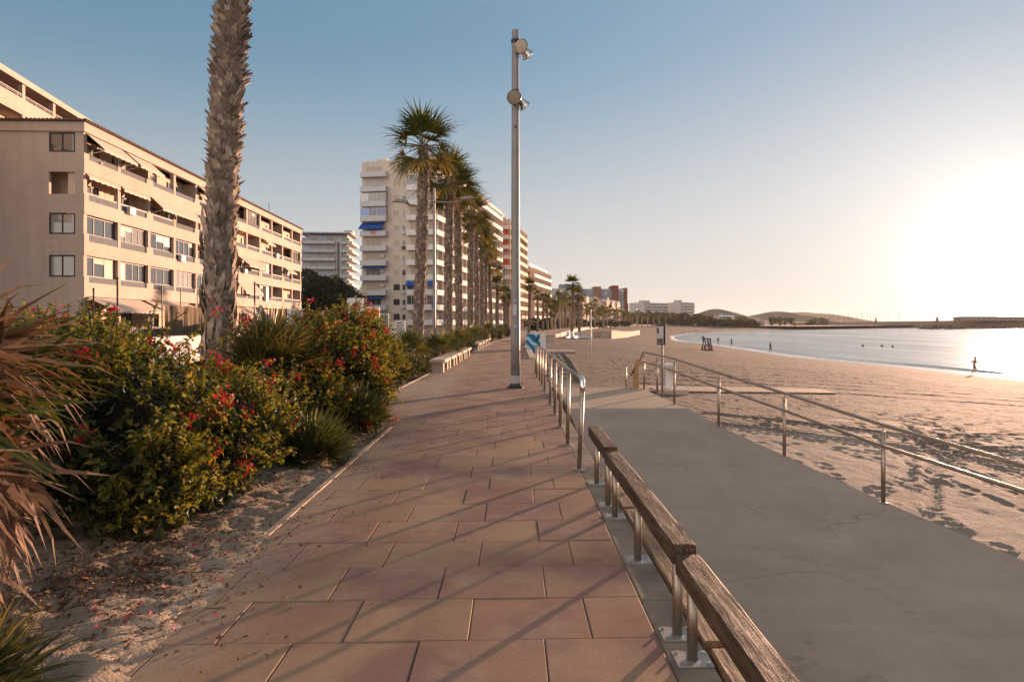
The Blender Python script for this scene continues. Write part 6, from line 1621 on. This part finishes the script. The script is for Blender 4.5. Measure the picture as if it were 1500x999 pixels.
# ------------------------------------------------------------------ people
def person(label, px, py, z, H, pose, rz, top='clothdark', bottom='clothdark', seed=0):
    x, Y, _ = Gp(px,py,z); t = thing('person', label, 'person', (x,Y,z), rz); k = H/1.75
    J = dict(pel=(0,0,.95),chest=(0,0,1.28),neck=(0,0,1.48),head0=(0,0,1.56),head=(0,-.02,1.66),crown=(0,0,1.75),sl=(.18,0,1.42),sr=(-.18,0,1.42),el=(.24,.03,1.14),er=(-.24,.03,1.14),wl=(.26,-.06,.90),wr=(-.26,-.06,.90),hl=(.27,-.1,.80),hr=(-.27,-.1,.80),
             tl=(.09,0,.9),tr=(-.09,0,.9),kl=(.10,-.02,.5),kr=(-.10,-.02,.5),al=(.10,.02,.08),ar=(-.10,.02,.08),fl=(.11,-.14,.03),fr=(-.11,-.14,.03)); J.update(pose)
    names = list(J); E = [('pel','chest'),('chest','neck'),('neck','head0'),('head0','head'),('head','crown'),('chest','sl'),('chest','sr'),('sl','el'),('sr','er'),('el','wl'),('er','wr'),('wl','hl'),('wr','hr'),('pel','tl'),('pel','tr'),('tl','kl'),('tr','kr'),('kl','al'),('kr','ar'),('al','fl'),('ar','fr')]
    rad = dict(pel=(.145,.11),chest=(.15,.11),neck=(.055,.055),head0=(.07,.08),head=(.085,.10),crown=(.06,.07),sl=(.06,.06),sr=(.06,.06),el=(.045,.045),er=(.045,.045),wl=(.032,.032),wr=(.032,.032),hl=(.035,.025),hr=(.035,.025),tl=(.095,.095),tr=(.095,.095),kl=(.06,.06),kr=(.06,.06),al=(.042,.042),ar=(.042,.042),fl=(.04,.03),fr=(.04,.03))
    me = bpy.data.meshes.new('body'); me.from_pydata([Vector(J[n])*k for n in names], [(names.index(a),names.index(b)) for a,b in E], [])
    o = bpy.data.objects.new('body', me); COL.objects.link(o)
    md = o.modifiers.new('Skin','SKIN'); md.use_smooth_shade = True
    for i, n in enumerate(names): me.skin_vertices[0].data[i].radius = tuple(q*k for q in rad[n]); me.skin_vertices[0].data[i].use_root = n == 'pel'
    s = o.modifiers.new('Sub','SUBSURF'); s.levels = 1; s.render_levels = 1
    bpy.context.view_layer.update()
    dg = bpy.context.evaluated_depsgraph_get(); nm = bpy.data.meshes.new_from_object(o.evaluated_get(dg)); bpy.data.objects.remove(o); nm.materials.clear()
    for mm in ('skin',top,bottom): nm.materials.append(M[mm])
    for p in nm.polygons:
        c = sum((nm.vertices[i].co for i in p.vertices), Vector())/len(p.vertices)/k
        p.material_index = 1 if 1.0 < c.z < 1.47 and abs(c.x) < .30 else 2 if .58 < c.z <= 1.0 and abs(c.x) < .21 else 0
    b = link('body', nm, t)
    hd = Vector(J['head'])*k; h = MB(); h.lathe([(.001,.125*k),(.07*k,.105*k),(.10*k,.04*k),(.102*k,-.02*k)],12,0,Matrix.Translation(hd+Vector((0,.022*k,.0)))); h.build('hair', M['hair'], t, True)
    return t
run = dict(kl=(.10,-.22,.56),al=(.10,-.02,.22),fl=(.10,-.16,.15),kr=(-.10,.06,.50),ar=(-.10,.30,.10),fr=(-.10,.22,.02),chest=(0,-.05,1.28),neck=(0,-.08,1.48),head0=(0,-.09,1.56),head=(0,-.11,1.66),crown=(0,-.1,1.75),el=(.26,.20,1.2),wl=(.28,.0,1.08),hl=(.27,-.08,1.1),er=(-.28,-.18,1.2),wr=(-.24,-.42,1.18),hr=(-.22,-.5,1.2),sl=(.18,.0,1.42),sr=(-.18,-.1,1.42))
walk = dict(kl=(.10,-.12,.5),al=(.10,-.18,.08),fl=(.10,-.33,.05),kr=(-.10,.08,.48),ar=(-.10,.30,.12),fr=(-.10,.2,.02),el=(.23,.12,1.14),wl=(.24,.08,.9),hl=(.24,.05,.8),er=(-.23,-.06,1.14),wr=(-.24,-.2,.92),hr=(-.24,-.25,.83))
person('person running along the water edge in the sun glare', 1427, 549.5, SEA_Z+.02, 1.72, run, R(70), 'clothtan', 'clothdark')
person('person walking alone on the wet sand, nearest the shore bend', 1128.5, 517, SEA_Z+.06, 1.72, walk, R(200), 'clothdark', 'clothdark')
person('person strolling on the wet sand right of the lifeguard chair', 1071.5, 508.4, SEA_Z+.06, 1.75, walk, R(30), 'clothdark', 'clothdark')
person('person standing close behind the lifeguard chair by the water', 1052, 504.6, SEA_Z+.06, 1.7, {}, R(20), 'clothdark', 'clothtan')
# ------------------------------------------------------------------ sky, sun, air, camera
def sky():
    w = bpy.data.worlds.new('World'); sc.world = w; w.use_nodes = True; t = w.node_tree; t.nodes.clear()
    N = lambda k, **a: t.nodes.new(k)
    out = N('ShaderNodeOutputWorld'); bg = N('ShaderNodeBackground'); s = N('ShaderNodeTexSky'); s.sky_type = 'NISHITA'; s.sun_disc = False
    s.sun_elevation = SUN_EL; s.sun_rotation = SUN_AZ; s.air_density = SKY_AIR; s.dust_density = SKY_DUST; s.ozone_density = SKY_OZ; s.altitude = 0
    bg.inputs['Strength'].default_value = SKY_STR
    gm = N('ShaderNodeGamma'); gm.inputs['Gamma'].default_value = SKY_GAMMA; hs = N('ShaderNodeHueSaturation'); hs.inputs['Saturation'].default_value = SKY_SAT
    t.links.new(s.outputs[0], gm.inputs['Color']); t.links.new(gm.outputs[0], hs.inputs['Color']); mt_ = N('ShaderNodeMix'); mt_.data_type = 'RGBA'; mt_.blend_type = 'MULTIPLY'; mt_.inputs[0].default_value = 1; mt_.inputs[7].default_value = SKY_TINT
    t.links.new(hs.outputs[0], mt_.inputs[6]); 
    # pale layer of haze low over the horizon
    sz0 = N('ShaderNodeSeparateXYZ'); g0 = N('ShaderNodeTexCoord'); t.links.new(g0.outputs['Generated'], sz0.inputs[0])
    m0 = N('ShaderNodeMapRange'); m0.interpolation_type = 'SMOOTHSTEP'
    for k, v in ((1,-.02),(2,.39),(3,.86),(4,0.)): m0.inputs[k].default_value = v
    t.links.new(sz0.outputs['Z'], m0.inputs[0]); mh = N('ShaderNodeMix'); mh.data_type = 'RGBA'; mh.inputs[7].default_value = LOWHAZE
    t.links.new(m0.outputs[0], mh.inputs[0]); dk = N('ShaderNodeMix'); dk.data_type = 'RGBA'; dk.blend_type = 'DARKEN'; dk.inputs[0].default_value = 1; dk.inputs[7].default_value = (2.25,2.15,2.08,1)
    t.links.new(mt_.outputs[2], dk.inputs[6]); t.links.new(dk.outputs[2], mh.inputs[6]); t.links.new(mh.outputs[2], bg.inputs['Color'])
    # bright aureole of the low sun in the sky
    g = N('ShaderNodeTexCoord'); dp = N('ShaderNodeVectorMath'); dp.operation = 'DOT_PRODUCT'; nv = N('ShaderNodeVectorMath'); nv.operation = 'NORMALIZE'
    t.links.new(g.outputs['Generated'], nv.inputs[0]); t.links.new(nv.outputs[0], dp.inputs[0]); dp.inputs[1].default_value = SUN_DIR
    def mth(op, a, b):
        m = N('ShaderNodeMath'); m.operation = op
        for i, v in enumerate((a,b)):
            if isinstance(v,(int,float)): m.inputs[i].default_value = v
            else: t.links.new(v, m.inputs[i])
        return m.outputs[0]
    d = mth('MAXIMUM', dp.outputs['Value'], 0.)
    a = mth('ADD', mth('MULTIPLY', mth('POWER', d, 420.), GLOW[0]), mth('ADD', mth('MULTIPLY', mth('POWER', d, 60.), GLOW[1]), mth('MULTIPLY', mth('POWER', d, 7.), GLOW[2])))
    b2 = N('ShaderNodeBackground'); b2.inputs['Color'].default_value = (1,.90,.83,1); t.links.new(a, b2.inputs['Strength'])
    ad = N('ShaderNodeAddShader'); t.links.new(bg.outputs[0], ad.inputs[0]); t.links.new(b2.outputs[0], ad.inputs[1])
    # added warm fill from overhead, out of view, lifts the shaded ground
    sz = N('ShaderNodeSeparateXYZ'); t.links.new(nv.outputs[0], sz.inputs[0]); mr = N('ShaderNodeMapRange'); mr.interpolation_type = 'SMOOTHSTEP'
    for k, v in ((1,.40),(2,.85),(3,0.),(4,OVERHEAD_FILL)): mr.inputs[k].default_value = v
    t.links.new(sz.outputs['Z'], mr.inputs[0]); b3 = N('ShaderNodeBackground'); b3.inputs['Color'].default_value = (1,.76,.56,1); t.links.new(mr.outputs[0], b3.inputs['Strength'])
    # added rosy fill opposite the sun, brightens faces turned to the camera
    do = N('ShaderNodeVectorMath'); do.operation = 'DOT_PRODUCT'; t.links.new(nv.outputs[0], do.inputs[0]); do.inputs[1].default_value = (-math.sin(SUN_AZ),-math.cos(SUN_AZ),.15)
    b4 = N('ShaderNodeBackground'); b4.inputs['Color'].default_value = (1,.79,.64,1); t.links.new(mth('MULTIPLY', mth('POWER', mth('MAXIMUM', do.outputs['Value'], 0.), 1.6), ANTISUN_FILL), b4.inputs['Strength'])
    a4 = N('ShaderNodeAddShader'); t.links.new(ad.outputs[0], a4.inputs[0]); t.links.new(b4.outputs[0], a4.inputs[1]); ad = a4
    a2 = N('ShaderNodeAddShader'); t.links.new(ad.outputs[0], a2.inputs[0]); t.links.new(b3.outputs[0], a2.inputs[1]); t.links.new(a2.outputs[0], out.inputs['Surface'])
SKY_STR, SKY_AIR, SKY_DUST, SKY_OZ = .145, 1.0, .4, 3.0
LOWHAZE = (2.0,1.84,1.78,1)
SKY_TINT = (.93,.98,1.0,1)
SKY_GAMMA, SKY_SAT, OVERHEAD_FILL, ANTISUN_FILL = .35, 1.52, .065, .54
GLOW = (.6, .12, .055)
EXPO = 1.36
SUN_STR = 5.0
HAZE = .00005
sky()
ld = bpy.data.lights.new('sun','SUN'); ld.energy = SUN_STR; ld.angle = R(.6); ld.color = (1,.605,.40)
lo = bpy.data.objects.new('sun', ld); COL.objects.link(lo); lo.rotation_euler = (-SUN_DIR).to_track_quat('-Z','Y').to_euler(); lo.location = (30,40,30)
if HAZE:
    b = MB(); b.box(-1500,4500,-40,4400,-6.5,64); t = NT('air haze'); v = t.n('ShaderNodeVolumePrincipled'); v.inputs['Density'].default_value = HAZE; v.inputs['Color'].default_value = (1,.93,.86,1); v.inputs['Anisotropy'].default_value = .25
    t.l(v.outputs[0], t.out.inputs['Volume']); o = tag(b.build('haze', t.mat), kind='stuff')
cam = bpy.data.cameras.new('camera'); co = bpy.data.objects.new('camera', cam); COL.objects.link(co)
co.location = (0,0,CAM_H); co.rotation_euler = (R(90),0,0); cam.sensor_width = 36; cam.lens = 24.0; cam.clip_start = .05; cam.clip_end = 30000
cam.shift_y = -(499.5-HY)/1500; sc.camera = co
vs = sc.view_settings; vs.view_transform = 'Standard'; vs.look = 'None'; vs.gamma = 1; vs.exposure = EXPO; vs.use_curve_mapping = False
sc.cycles.use_denoising = True; sc.cycles.max_bounces = 6; sc.cycles.transparent_max_bounces = 8; sc.cycles.volume_bounces = 0
sc.cycles.sample_clamp_indirect = 6
